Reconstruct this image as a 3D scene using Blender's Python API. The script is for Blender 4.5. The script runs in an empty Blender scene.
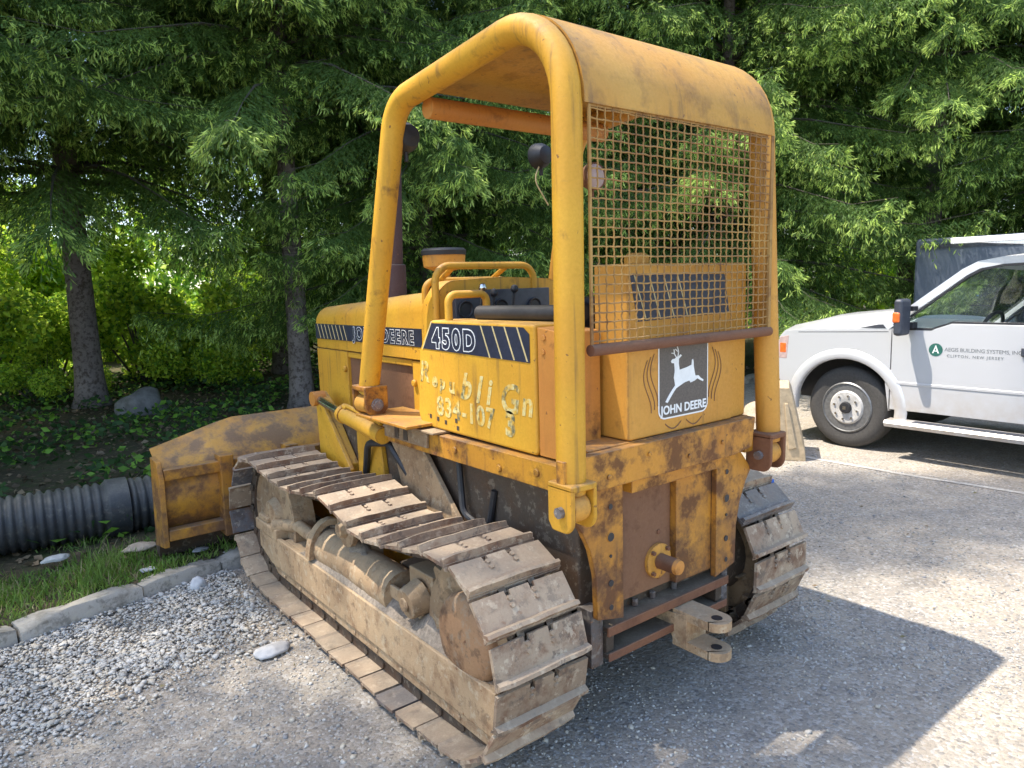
import bpy, bmesh, math, random
import numpy as np
from mathutils import Vector, Matrix, noise as mnoise
random.seed(7)
RNG = np.random.default_rng(11)
sc = bpy.context.scene
COL = sc.collection
PI = math.pi

# ------------------------------------------------------------------ materials
def new_mat(name):
    m = bpy.data.materials.new(name); m.use_nodes = True
    nt = m.node_tree
    b = nt.nodes['Principled BSDF']
    return m, nt, b
def N(nt, t, **kw):
    n = nt.nodes.new(t)
    for k, v in kw.items():
        if k in n.inputs: n.inputs[k].default_value = v
        else: setattr(n, k, v)
    return n
def L(nt, a, b): nt.links.new(a, b)
def pos(nt, scale=(1, 1, 1)):
    g = N(nt, 'ShaderNodeNewGeometry')
    mp = N(nt, 'ShaderNodeMapping'); mp.inputs['Scale'].default_value = scale
    L(nt, g.outputs['Position'], mp.inputs['Vector'])
    return mp.outputs['Vector']
def noise(nt, vec, scale, detail=6, rough=.6):
    n = N(nt, 'ShaderNodeTexNoise'); n.inputs['Scale'].default_value = scale
    n.inputs['Detail'].default_value = detail; n.inputs['Roughness'].default_value = rough
    L(nt, vec, n.inputs['Vector']); return n.outputs['Fac']
def ramp(nt, fac, a, b, lo=0., hi=1.):
    r = N(nt, 'ShaderNodeMapRange'); r.inputs['From Min'].default_value = a; r.inputs['From Max'].default_value = b
    r.inputs['To Min'].default_value = lo; r.inputs['To Max'].default_value = hi
    L(nt, fac, r.inputs['Value']); return r.outputs['Result']
def mix(nt, fac, a, b):
    m = N(nt, 'ShaderNodeMix', data_type='RGBA')
    if isinstance(fac, float): m.inputs['Factor'].default_value = fac
    else: L(nt, fac, m.inputs['Factor'])
    for s, v in (('A', a), ('B', b)):
        i = [x for x in m.inputs if x.name == s and x.type == 'RGBA'][0]
        if isinstance(v, tuple): i.default_value = (*v, 1)
        else: L(nt, v, i)
    return [o for o in m.outputs if o.type == 'RGBA'][0]
def math_(nt, op, a, b=None):
    m = N(nt, 'ShaderNodeMath', operation=op)
    for i, v in enumerate((a, b)):
        if v is None: continue
        if isinstance(v, (int, float)): m.inputs[i].default_value = v
        else: L(nt, v, m.inputs[i])
    return m.outputs[0]
def bump(nt, b, h, strength=.3, dist=.01):
    n = N(nt, 'ShaderNodeBump'); n.inputs['Strength'].default_value = strength; n.inputs['Distance'].default_value = dist
    L(nt, h, n.inputs['Height']); L(nt, n.outputs['Normal'], b.inputs['Normal'])

def weathered(name, base, base2, rust=(.13, .05, .022), rust_at=(.60, .72), rust_max=.9, dust=(.34, .28, .2), dust_amt=.5,
              streak=.35, rough=.5, grime=(.07, .045, .03), rscale=7., bstr=.25, spec=.4, seed=0., low=None, mottled=0., edge=0.):
    m, nt, b = new_mat(name)
    g = N(nt, 'ShaderNodeNewGeometry')
    add = N(nt, 'ShaderNodeVectorMath', operation='ADD'); add.inputs[1].default_value = (seed, seed * 1.7, seed * .6)
    L(nt, g.outputs['Position'], add.inputs[0]); v = add.outputs[0]
    n_big = noise(nt, v, 2.6, 4, .55); n_mid = noise(nt, v, rscale, 9, .68); n_fine = noise(nt, v, 90, 5, .7)
    col = mix(nt, ramp(nt, n_big, .38, .64), base, base2)
    col = mix(nt, ramp(nt, n_fine, .35, .75, 0, .35), col, tuple(c * .62 for c in base))
    st = N(nt, 'ShaderNodeMapping'); st.inputs['Scale'].default_value = (26, 26, 1.3); L(nt, v, st.inputs['Vector'])
    n_st = noise(nt, st.outputs[0], 1.0, 5, .6)
    sf = math_(nt, 'MULTIPLY', ramp(nt, n_st, .56, .72, 0, streak), ramp(nt, n_big, .42, .6))
    col = mix(nt, sf, col, grime)
    rf = ramp(nt, n_mid, rust_at[0], rust_at[1], 0, rust_max)
    col = mix(nt, rf, col, mix(nt, n_fine, rust, tuple(c * .45 for c in rust)))
    if mottled:      # dark scuffs and pale caked dirt, each with its own patchy outline
        scf = ramp(nt, noise(nt, v, 15, 8, .72), .53, .60, 0, mottled); col = mix(nt, scf, col, grime)
        cak = ramp(nt, noise(nt, v, 21, 7, .7), .55, .62, 0, mottled); col = mix(nt, cak, col, dust)
        oi = N(nt, 'ShaderNodeObjectInfo'); hs = N(nt, 'ShaderNodeHueSaturation'); L(nt, ramp(nt, oi.outputs['Random'], 0, 1, .72, 1.2), hs.inputs['Value']); L(nt, col, hs.inputs['Color']); col = hs.outputs[0]
    if low:          # splashed mud and grease that thins out with height
        sz = N(nt, 'ShaderNodeSeparateXYZ'); L(nt, g.outputs['Position'], sz.inputs[0])
        lf = math_(nt, 'MULTIPLY', ramp(nt, sz.outputs[2], low[1], low[0]), ramp(nt, noise(nt, v, 10, 8, .7), .36, .58, .1, .95)); col = mix(nt, lf, col, mix(nt, n_fine, rust, grime))
    if edge:         # paint rubbed through to rust along the edges of the plates
        bv = N(nt, 'ShaderNodeBevel'); bv.samples = 4; bv.inputs['Radius'].default_value = .012
        dt = N(nt, 'ShaderNodeVectorMath', operation='DOT_PRODUCT'); L(nt, bv.outputs[0], dt.inputs[0]); L(nt, g.outputs['Normal'], dt.inputs[1])
        ef = math_(nt, 'MULTIPLY', ramp(nt, dt.outputs['Value'], .985, .86), ramp(nt, noise(nt, v, 24, 6, .7), .42, .56, 0, edge)); col = mix(nt, ef, col, rust)
        scr = N(nt, 'ShaderNodeMapping'); scr.inputs['Scale'].default_value = (9, 9, 60); scr.inputs['Rotation'].default_value = (.3, .5, 0); L(nt, v, scr.inputs['Vector'])
        col = mix(nt, ramp(nt, noise(nt, scr.outputs[0], 1.0, 7, .75), .64, .70, 0, .55), col, tuple(min(1, c * .55 + .03) for c in base))
    chips = ramp(nt, noise(nt, v, 38, 3, .5), .70, .735, 0, .8 if rust_max > .5 else .3)
    col = mix(nt, chips, col, rust)
    sep = N(nt, 'ShaderNodeSeparateXYZ'); L(nt, g.outputs['Normal'], sep.inputs[0])
    up = ramp(nt, sep.outputs[2], .25, .95)
    df = math_(nt, 'MULTIPLY', up, ramp(nt, n_mid, .3, .62, dust_amt * .35, dust_amt))
    col = mix(nt, df, col, mix(nt, n_fine, dust, tuple(c * .6 for c in dust)))
    L(nt, col, b.inputs['Base Color'])
    rr = math_(nt, 'MAXIMUM', math_(nt, 'MULTIPLY', rf, .9), ramp(nt, n_fine, .2, .8, rough - .1, rough + .18))
    L(nt, rr, b.inputs['Roughness']); b.inputs['Specular IOR Level'].default_value = spec
    h = math_(nt, 'ADD', math_(nt, 'MULTIPLY', n_fine, .35), math_(nt, 'MULTIPLY', n_mid, .8))
    bump(nt, b, h, bstr, .006)
    return m
def plain(name, col, rough=.5, metal=0., var=.25, scale=30., bstr=.1, spec=.5):
    m, nt, b = new_mat(name)
    v = pos(nt); n = noise(nt, v, scale, 6, .65)
    L(nt, mix(nt, ramp(nt, n, .3, .7), tuple(c * (1 - var) for c in col), tuple(min(1, c * (1 + var * .5)) for c in col)), b.inputs['Base Color'])
    b.inputs['Roughness'].default_value = rough; b.inputs['Metallic'].default_value = metal; b.inputs['Specular IOR Level'].default_value = spec
    if bstr: bump(nt, b, n, bstr, .004)
    return m

M = {}
M['yellow'] = weathered('yellow_paint', (.63, .335, .026), (.57, .275, .022), rust_at=(.58, .72), rust_max=.8, dust_amt=.45, streak=.7, edge=.8, bstr=.35, rough=.55)
M['yellow_rusty'] = weathered('yellow_paint_rusty', (.56, .265, .02), (.44, .185, .02), rust_at=(.50, .66), rust_max=.9, dust_amt=.4, streak=.8, seed=3.1, edge=.9, bstr=.4)
M['canopy'] = weathered('canopy_paint', (.55, .29, .05), (.50, .235, .03), rust_at=(.50, .70), rust_max=.55, dust=(.33, .26, .16), dust_amt=.5, streak=.6, rough=.42, seed=5.2, edge=.6, bstr=.35)
M['orange'] = weathered('faded_orange', (.57, .245, .045), (.48, .18, .035), rust_at=(.58, .72), dust_amt=.3, streak=.4, seed=8.)
M['tank'] = weathered('tank_paint', (.60, .29, .045), (.54, .24, .035), rust_at=(.58, .74), rust_max=.6, dust_amt=.3, streak=.8, seed=2.2, edge=.8, bstr=.35)
M['plate'] = weathered('stained_yellow', (.58, .255, .028), (.42, .165, .022), rust_at=(.46, .58), rust_max=.85, dust_amt=.5, streak=1., grime=(.05, .035, .025), seed=12., low=(.45, .95), edge=.9, bstr=.4)
M['rust'] = weathered('brown_rust', (.20, .085, .04), (.14, .06, .035), rust_at=(.5, .7), dust_amt=.3, rough=.75, streak=.3)
M['brown'] = weathered('brown_panel', (.22, .105, .05), (.16, .075, .04), rust_at=(.55, .7), dust_amt=.2, rough=.7)
M['mud'] = weathered('dried_mud', (.44, .30, .17), (.29, .185, .10), rust=(.20, .09, .04), rust_at=(.52, .68), rust_max=.7, dust=(.46, .37, .25), dust_amt=.7, rough=.85, streak=.3, grime=(.12, .08, .05), bstr=.9, rscale=9, mottled=.5)
M['shoe'] = weathered('muddy_steel', (.37, .275, .185), (.24, .155, .10), rust=(.20, .085, .04), rust_at=(.48, .62), rust_max=.8, dust=(.52, .42, .30), dust_amt=.75, rough=.7, streak=.2, grime=(.10, .075, .06), bstr=.8, rscale=9, seed=4., mottled=.65)
M['shoe_dark'] = weathered('worn_steel', (.13, .125, .135), (.20, .16, .13), rust=(.25, .13, .07), rust_at=(.50, .64), rust_max=.8, dust=(.42, .37, .31), dust_amt=.5, rough=.5, streak=.2, bstr=.6, seed=9., mottled=.6)
M['dirt'] = plain('dry_dirt', (.27, .22, .17), .95, var=.5, scale=55, bstr=.9)
M['dark'] = weathered('greasy_dark', (.10, .07, .045), (.055, .042, .033), rust=(.13, .065, .03), rust_at=(.45, .62), dust_amt=.6, rough=.7, rust_max=.7, mottled=.35, bstr=.6)
M['blade'] = weathered('worn_blade_paint', (.56, .27, .02), (.42, .17, .022), rust=(.17, .075, .035), rust_at=(.44, .58), rust_max=.85, dust_amt=.4, streak=.8, seed=15., low=(.15, .62), bstr=.4)
M['exhaust'] = weathered('burnt_steel', (.095, .05, .042), (.07, .04, .038), rust=(.15, .07, .04), dust_amt=.3, rough=.8)
M['black'] = plain('black_rubber', (.022, .022, .025), .55, var=.3)
M['navy'] = plain('navy_decal', (.022, .026, .05), .4, var=.35, scale=60)
M['decal_line'] = plain('pale_line', (.58, .46, .22), .5, var=.2)
M['white'] = plain('white_paint', (.78, .78, .76), .45, var=.1)
M['plate_grey'] = plain('brown_grey_plate', (.105, .085, .072), .5, var=.35, scale=140, bstr=.15)
M['steel'] = plain('bright_steel', (.55, .55, .55), .25, 1., var=.2)
M['wire'] = weathered('rusty_wire', (.42, .245, .07), (.27, .135, .05), rust_at=(.5, .7), dust_amt=.3, rough=.75, rscale=12)
M['letter'] = None
def letter_mat():
    m, nt, b = new_mat('worn_letter_paint')
    v = pos(nt); n = noise(nt, v, 60, 4, .6)
    f = ramp(nt, n, .40, .66, .1, .85); g = ramp(nt, noise(nt, v, 20, 3, .6), .5, .6)
    c = mix(nt, g, (.60, .55, .28), (.07, .10, .08))
    L(nt, mix(nt, f, c, (.66, .37, .03)), b.inputs['Base Color']); b.inputs['Roughness'].default_value = .5
    return m
M['letter'] = letter_mat()
def car_paint():
    m, nt, b = new_mat('silver_white_paint')
    g = N(nt, 'ShaderNodeNewGeometry'); sep = N(nt, 'ShaderNodeSeparateXYZ'); L(nt, g.outputs['Position'], sep.inputs[0])
    n = noise(nt, g.outputs['Position'], 9, 6, .6)
    low = math_(nt, 'MULTIPLY', ramp(nt, sep.outputs[2], .75, .35), ramp(nt, n, .35, .7, .15, .75))
    L(nt, mix(nt, low, (.60, .60, .61), (.42, .34, .25)), b.inputs['Base Color'])
    b.inputs['Roughness'].default_value = .3; b.inputs['Metallic'].default_value = .25; b.inputs['Coat Weight'].default_value = .5
    return m
M['car'] = car_paint()
M['tyre'] = plain('tyre_rubber', (.06, .056, .052), .8, var=.3, scale=50, bstr=.3)
M['rim'] = plain('dusty_white_steel', (.5, .48, .45), .5, var=.25)
M['rim_dark'] = plain('grey_rim', (.2, .2, .2), .45, .5, var=.3)
M['amber'] = plain('amber_lens', (.8, .16, .03), .2, bstr=0)
M['chrome'] = plain('chrome', (.7, .7, .7), .15, 1., bstr=0)
M['plasticgrey'] = plain('dark_plastic', (.05, .055, .07), .5)
M['interior'] = plain('grey_interior', (.26, .26, .27), .8)
M['green_logo'] = plain('green_logo', (.03, .13, .10), .4, bstr=0)
M['grey_text'] = plain('grey_text', (.20, .21, .21), .5, bstr=0)
def glass_mat():
    m, nt, b = new_mat('tinted_window_glass')
    b.inputs['Base Color'].default_value = (.45, .55, .53, 1); b.inputs['Roughness'].default_value = .03
    b.inputs['Transmission Weight'].default_value = 1.; b.inputs['IOR'].default_value = 1.25
    return m
M['glass'] = glass_mat()
M['gap'] = plain('panel_gap', (.03, .03, .032), .8, bstr=0)
M['lens'] = plain('dusty_lamp_lens', (.50, .36, .33), .35, bstr=.05)
M['blue'] = plain('blue_plastic', (.02, .10, .42), .35)
M['lightblue'] = plain('pale_blue_plastic', (.35, .45, .60), .5)
M['concrete'] = plain('tan_concrete', (.50, .38, .235), .85, var=.3, scale=18, bstr=.4)
M['stone'] = plain('grey_stone', (.44, .43, .42), .85, var=.45, scale=7, bstr=.4)
M['rock'] = plain('dark_rock', (.17, .16, .15), .85, var=.5, scale=9, bstr=.6)
M['browncard'] = plain('dry_leaf', (.42, .33, .24), .85, var=.3)
M['pipe'] = weathered('black_pipe_plastic', (.028, .03, .034), (.05, .052, .055), rust=(.10, .09, .075), rust_at=(.52, .7), rust_max=.6, dust=(.22, .20, .16), dust_amt=.7, rough=.5, streak=.3, mottled=.25, bstr=.2)
M['trailer'] = plain('dark_trailer_paint', (.10, .12, .155), .45, var=.15)
M['dome'] = weathered('dusty_orange_cover', (.42, .235, .115), (.34, .185, .095), mottled=.5, rust_at=(.5, .66), dust_amt=.5, rough=.7, streak=.5, seed=6.)

# ------------------------------------------------------------------ mesh building
class MB:
    def __init__(s): s.bm = bmesh.new(); s.mi = 0; s.mats = []
    def use(s, key):
        m = M[key] if isinstance(key, str) else key
        if m not in s.mats: s.mats.append(m)
        s.mi = s.mats.index(m); return s
    def _f(s, vs):
        try: f = s.bm.faces.new(vs)
        except ValueError: return None
        f.material_index = s.mi; return f
    def bx(s, x0, x1, y0, y1, z0, z1, mat=None):
        v = []
        for x in (x0, x1):
            for y in (y0, y1):
                for z in (z0, z1):
                    p = Vector((x, y, z)); v.append(s.bm.verts.new(mat @ p if mat else p))
        for q in ((0, 1, 3, 2), (4, 6, 7, 5), (0, 4, 5, 1), (2, 3, 7, 6), (0, 2, 6, 4), (1, 5, 7, 3)): s._f([v[i] for i in q])
        return s
    def ring_loft(s, rings, closed=False, caps=True):
        R = [[s.bm.verts.new(p) for p in r] for r in rings]; n = len(R[0])
        K = len(R)
        for k in range(K if closed else K - 1):
            a, b = R[k], R[(k + 1) % K]
            for i in range(n): s._f([a[i], a[(i + 1) % n], b[(i + 1) % n], b[i]])
        if caps and not closed: s._f(list(reversed(R[0]))); s._f(R[-1])
        return s
    def tube(s, path, r, n=12, closed=False, caps=True):
        P = [Vector(p) for p in path]; K = len(P); rings = []
        up = None
        for i in range(K):
            if closed: t = P[(i + 1) % K] - P[i - 1]
            else: t = P[min(i + 1, K - 1)] - P[max(i - 1, 0)]
            t.normalize()
            if up is None:
                up = Vector((0, 0, 1)) if abs(t.z) < .9 else Vector((1, 0, 0))
            u = (up - t * up.dot(t)).normalized(); up = u; w = t.cross(u)
            rr = r[i] if isinstance(r, (list, tuple)) else r
            rings.append([P[i] + (u * math.cos(a) + w * math.sin(a)) * rr for a in [2 * PI * k / n for k in range(n)]])
        return s.ring_loft(rings, closed, caps)
    def cyl(s, p0, p1, r, r2=None, n=20): return s.tube([p0, p1], [r, r if r2 is None else r2], n)
    def lathe(s, prof, c, axis='x', n=28):
        c = Vector(c); rings = []
        for r, h in prof:
            ring = []
            for k in range(n):
                a = 2 * PI * k / n; u, w = r * math.cos(a), r * math.sin(a)
                ring.append(c + (Vector((h, u, w)) if axis == 'x' else Vector((w, h, u)) if axis == 'y' else Vector((u, w, h))))
            rings.append(ring)
        return s.ring_loft(rings)
    def prism(s, poly, a0, a1, axis='x'):
        def P(a, p): return Vector((a, p[0], p[1])) if axis == 'x' else Vector((p[0], a, p[1])) if axis == 'y' else Vector((p[0], p[1], a))
        A = [s.bm.verts.new(P(a0, p)) for p in poly]; B = [s.bm.verts.new(P(a1, p)) for p in poly]; n = len(poly)
        for i in range(n): s._f([A[i], A[(i + 1) % n], B[(i + 1) % n], B[i]])
        s._f(list(reversed(A))); s._f(B); return s
    def mesh(s, me, mat):
        n0 = len(s.bm.faces); v0 = len(s.bm.verts)
        s.bm.from_mesh(me); s.bm.verts.ensure_lookup_table(); s.bm.faces.ensure_lookup_table()
        for v in s.bm.verts[v0:]: v.co = mat @ v.co
        for f in s.bm.faces[n0:]: f.material_index = s.mi
        return s
    def build(s, name, parent=None, mat=None, off=(0, 0, 0), label=None, bevel=0., smooth=40., recalc=True):
        bm = s.bm
        if mat is not None:
            s.mats = [M[mat] if isinstance(mat, str) else mat]
            for f in bm.faces: f.material_index = 0
        if recalc: bmesh.ops.recalc_face_normals(bm, faces=bm.faces)
        o3 = Vector(off)
        if o3.length: 
            for v in bm.verts: v.co -= o3
        bm.normal_update()
        ca = math.radians(smooth)
        for f in bm.faces: f.smooth = True
        for e in bm.edges:
            if len(e.link_faces) == 2: e.smooth = e.calc_face_angle(0) < ca
            else: e.smooth = False
        me = bpy.data.meshes.new(name); bm.to_mesh(me); bm.free()
        for m in s.mats: me.materials.append(m)
        o = bpy.data.objects.new(name, me); COL.objects.link(o)
        if parent: o.parent = parent
        if label: o['label'] = label
        if bevel:
            md = o.modifiers.new('bevel', 'BEVEL'); md.width = bevel; md.segments = 2; md.limit_method = 'ANGLE'; md.angle_limit = math.radians(35); md.harden_normals = True
        return o
def fillet(pts, r, n=7):
    # round the corners of a polyline with true circular arcs
    P = [Vector(p) for p in pts]; out = [P[0]]
    rs = r if isinstance(r, (list, tuple)) else [r] * (len(P) - 2)
    for i in range(1, len(P) - 1):
        a = (P[i - 1] - P[i]); b = (P[i + 1] - P[i]); la, lb = a.length, b.length; a.normalize(); b.normalize()
        th = a.angle(b); d = min(rs[i - 1] / math.tan(th / 2), la * .49, lb * .49); rad = d * math.tan(th / 2)
        bis = (a + b).normalized(); c = P[i] + bis * (rad / math.sin(th / 2)); u = (P[i] + a * d - c); v = (P[i] + b * d - c); an = u.angle(v)
        for k in range(n + 1):
            t = k / n; out.append(c + (u * math.sin((1 - t) * an) + v * math.sin(t * an)) / math.sin(an))
    out.append(P[-1]); return out
def text_mesh(body, size, offset=0., shear=0., space=1., align='LEFT'):
    cu = bpy.data.curves.new('txt', 'FONT'); cu.body = body; cu.size = size; cu.offset = offset; cu.shear = shear
    cu.space_character = space; cu.align_x = align; cu.resolution_u = 4; cu.extrude = .0004
    o = bpy.data.objects.new('txt', cu); COL.objects.link(o)
    dg = bpy.context.evaluated_depsgraph_get(); me = bpy.data.meshes.new_from_object(o.evaluated_get(dg))
    bpy.data.objects.remove(o); return me
def on_left(x, y, z, rot=0.): # frame seen from -X : text right = -Y
    return Matrix(((0, 0, -1, x), (-1, 0, 0, y), (0, 1, 0, z), (0, 0, 0, 1))) @ Matrix.Rotation(rot, 4, 'Z')
def on_rear(x, y, z, rot=0.):
    return Matrix(((1, 0, 0, x), (0, 0, -1, y), (0, 1, 0, z), (0, 0, 0, 1))) @ Matrix.Rotation(rot, 4, 'Z')
def empty(name, loc, label, cat, group=None):
    o = bpy.data.objects.new(name, None); COL.objects.link(o); o.location = loc; o.empty_display_size = .2
    o['label'] = label; o['category'] = cat
    if group: o['group'] = group
    return o
def tag(o, label=None, cat=None, group=None, kind=None):
    if label: o['label'] = label
    if cat: o['category'] = cat
    if group: o['group'] = group
    if kind: o['kind'] = kind
    return o
def raw_mesh(name, V, F, mats, mi=None, smooth=False):
    me = bpy.data.meshes.new(name)
    V = np.asarray(V, np.float32); F = np.asarray(F, np.int32); k = F.shape[1]
    me.vertices.add(len(V)); me.vertices.foreach_set('co', V.ravel())
    me.loops.add(F.size); me.loops.foreach_set('vertex_index', F.ravel())
    me.polygons.add(len(F)); me.polygons.foreach_set('loop_start', np.arange(0, F.size, k, dtype=np.int32))
    if mi is not None: me.polygons.foreach_set('material_index', np.asarray(mi, np.int32))
    if smooth: me.polygons.foreach_set('use_smooth', np.ones(len(F), bool))
    me.update(calc_edges=True)
    for m in mats: me.materials.append(M[m] if isinstance(m, str) else m)
    return me
def raw_obj(name, me, parent=None, loc=None):
    o = bpy.data.objects.new(name, me); COL.objects.link(o)
    if parent: o.parent = parent
    if loc: o.location = loc
    return o
# ------------------------------------------------------------------ bulldozer (world coordinates, heading +Y, left side -X)
dz = empty('bulldozer', (0, 0, 0), 'old rusty yellow crawler bulldozer with canopy, parked on the gravel lot', 'bulldozer')

# ---- tracks
GC, SW, NSH = .687, .386, 40
SPZ, SPR, IDY, IDZ, IDR = .415, .368, 1.9, .405, .368
def track_path():
    pts = []
    top = [(.0, SPZ + SPR), (.22, .742), (.46, .700), (.70, .708), (.93, .778), (1.15, .748), (1.42, .722), (1.65, .738), (IDY, IDZ + IDR)]
    P = [Vector(p) for p in top]
    for i in range(len(P) - 1):
        p0, p1, p2, p3 = P[max(i - 1, 0)], P[i], P[i + 1], P[min(i + 2, len(P) - 1)]
        for k in range(8):
            t = k / 8
            pts.append(.5 * ((2 * p1) + (p2 - p0) * t + (2 * p0 - 5 * p1 + 4 * p2 - p3) * t * t + (3 * p1 - p0 - 3 * p2 + p3) * t ** 3))
    for k in range(40): a = PI / 2 - PI * k / 40; pts.append(Vector((IDY + IDR * math.cos(a), IDZ + IDR * math.sin(a))))
    b0, b1 = Vector((IDY, IDZ - IDR)), Vector((0, SPZ - SPR))
    mid0, mid1 = Vector((1.72, .031)), Vector((.22, .031))
    for a, b in ((b0, mid0), (mid0, mid1), (mid1, b1)):
        for k in range(20): pts.append(a.lerp(b, k / 20))
    for k in range(40): a = -PI / 2 - PI * k / 40; pts.append(Vector((SPR * math.cos(a), SPZ + SPR * math.sin(a))))
    return pts
TP = track_path()
def resample(P, n, phase=0.):
    S = [0.]
    for i in range(len(P)): S.append(S[-1] + (P[(i + 1) % len(P)] - P[i]).length)
    tot = S[-1]; out = []; j = 0
    for k in range(n):
        s = (tot * k / n + phase) % tot
        j = 0
        while S[j + 1] < s: j += 1
        out.append(P[j].lerp(P[(j + 1) % len(P)], (s - S[j]) / max(1e-9, S[j + 1] - S[j])))
    return out, tot
def shoe_mesh(variant):
    pitch = .1290; h = pitch / 2; w = SW / 2; R = random.Random(variant)
    mb = MB(); mb.use('shoe' if variant != 1 else 'shoe_dark')
    j = lambda a=.004: R.uniform(-a, a)
    # plate outline with two notches in the leading edge
    pl = [(-w + j(), -h), (w + j(), -h), (w + j(), h + .004 + j()), (.062, h + .004), (.060, h - .026), (.042, h - .026), (.040, h + .004),
          (-.040, h + .004), (-.042, h - .026), (-.060, h - .026), (-.062, h + .004), (-w + j(), h + .004 + j())]
    mb.prism(pl, -.013, 0, 'z')
    # single grouser, worn: height wanders along its length
    n = 9; rings = []
    for k in range(n):
        x = -w + SW * k / (n - 1); hh = .024 + j(.002) - (.006 if k in (0, n - 1) else 0); yy = -h + .012 + j(.0015)
        rings.append([Vector((x, yy - .011, -.010)), Vector((x, yy + .016, -.002)), Vector((x, yy + .007, hh)), Vector((x, yy - .006, hh))])
    mb.ring_loft(rings)
    # overlapping rear lip
    mb.prism([(-h - .003, -.020), (-h + .010, -.013), (-h + .010, -.004), (-h - .002, -.010)], -w, w, 'x')
    for sx in (-1, 1):  # bolt heads
        for yy in (.018, .042): mb.cyl((sx * .052, yy, -.002), (sx * .052, yy, .007), .011, .009, 6)
    me_o = mb.build('track_shoe', bevel=0.)
    me = me_o.data; bpy.data.objects.remove(me_o); return me
SHOES = [shoe_mesh(i) for i in range(5)]
def build_track(sx):
    pts, tot = resample(TP, NSH, .05 if sx < 0 else .11)
    ch = MB()
    for i in range(NSH):
        a, b = pts[i], pts[(i + 1) % NSH]; t = (b - a).normalized(); n = Vector((-t.y, t.x)); c = (a + b) / 2
        mat = Matrix(((1, 0, 0, sx * GC), (0, t.x, n.x, c.x), (0, t.y, n.y, c.y), (0, 0, 0, 1)))
        for lx in (-.062, .062): ch.bx(lx - .014, lx + .014, -.084, .084, -.075, -.014, mat)
        ch.cyl(mat @ Vector((-.085, .078, -.045)), mat @ Vector((.085, .078, -.045)), .022, n=10)
    tr = ch.build('track', dz, 'dark')
    for i in range(NSH):
        a, b = pts[i], pts[(i + 1) % NSH]; t = (b - a).normalized(); n = Vector((-t.y, t.x)); c = (a + b) / 2
        rj = random.uniform(-.006, .006); tw = Matrix.Rotation(random.uniform(-.035, .035), 4, 'X') @ Matrix.Rotation(random.uniform(-.012, .012), 4, 'Z')
        mat = Matrix(((1, 0, 0, sx * GC + rj), (0, t.x, n.x, c.x), (0, t.y, n.y, c.y), (0, 0, 0, 1)))
        o = bpy.data.objects.new('track_shoe', SHOES[random.choice((0, 0, 1, 2, 3, 4))]); COL.objects.link(o)
        o.parent = tr; o.matrix_local = mat @ tw
    s = sx
    X = lambda a: s * a
    # sprocket with teeth, final drive hub
    sp = MB().use('mud'); nt_ = 25; poly = []
    for k in range(nt_ * 4):
        a = 2 * PI * k / (nt_ * 4); r = (.285, .285, .318, .318)[k % 4]; poly.append((r * math.cos(a), SPZ + r * math.sin(a)))
    sp.prism(poly, X(.66), X(.715)); spo = sp.build('sprocket', dz)
    hb = MB().use('mud'); hb.lathe([(.27, X(.716)), (.27, X(.735)), (.20, X(.748)), (.19, X(.742))], (0, 0, SPZ))
    hb.use('dome'); hb.lathe([(.165, X(.742)), (.165, X(.765)), (.150, X(.785)), (.10, X(.797)), (.03, X(.800))], (0, -.03, SPZ + .03))
    hb.build('hub', spo)
    # idler
    idl = MB().use('mud'); idl.lathe([(.10, X(.60)), (.285, X(.625)), (.30, X(.63)), (.30, X(.745)), (.285, X(.75)), (.27, X(.735)), (.12, X(.735)), (.10, X(.775)), (.02, X(.78))], (0, IDY, IDZ))
    idl.build('idler_wheel', dz)
    # track frame
    fr = MB().use('mud')
    fr.prism([(-.25, .172), (-.235, .345), (1.70, .345), (2.02, .322), (2.02, .23), (1.85, .175)], X(.775), X(.80))
    fr.prism([(-.20, .330), (1.70, .330), (1.70, .341), (-.20, .341)], X(.60), X(.775))
    fr.bx(X(.575), X(.60), -.15, 1.75, .16, .345)
    fr.prism([(-.24, .118), (-.24, .169), (1.86, .169), (1.80, .125)], X(.775), X(.788))      # rock guard
    for k in range(9): fr.cyl((X(.785), .0 + k * .21, .145), (X(.796), .0 + k * .21, .145), .013, n=6)
    fr.bx(X(.62), X(.79), -.26, -.20, .15, .25)
    fro = fr.build('track_frame', dz, bevel=.006)
    yk = MB().use('mud'); yk.bx(X(.66), X(.806), 1.74, 2.06, .325, .392); yk.bx(X(.70), X(.80), 1.88, 2.02, .392, .425)
    yk.cyl((X(.80), 1.80, .40), (X(.66), 1.70, .40), .035); yk.cyl((X(.74), 1.95, .42), (X(.74), 1.95, .445), .03, n=6)
    yk.tube(fillet([(X(.75), 1.78, .40), (X(.72), 1.60, .43), (X(.70), 1.48, .40)], .1), .035, 10)
    yk.build('idler_yoke', fro, bevel=.01)
    rg = MB().use('mud'); arc = [(X(.685) + .125 * math.cos(a), 1.30, .36 + .185 * math.sin(a)) for a in [PI * k / 14 for k in range(15)]]
    arc2 = [(p[0], p[1] + .03, p[2]) for p in arc]
    rings = []
    for k in range(15):
        a = PI * k / 14; c, d = math.cos(a), math.sin(a)
        f = lambda r1, r2, y: Vector((X(.685) + r1 * c, y, .36 + r2 * d))
        rings.append([f(.125, .185, 1.27), f(.125, .185, 1.32), f(.098, .155, 1.32), f(.098, .155, 1.27)])
    rg.ring_loft(rings); rg.cyl((X(.69), .55, .40), (X(.69), 1.28, .40), .095, n=16); rg.build('spring_cover', fro)
    br = MB().use('mud'); br.bx(X(.63), X(.72), .26, .44, .34, .565); br.cyl((X(.80), .34, .455), (X(.72), .34, .47), .062, .075, 16)
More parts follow.
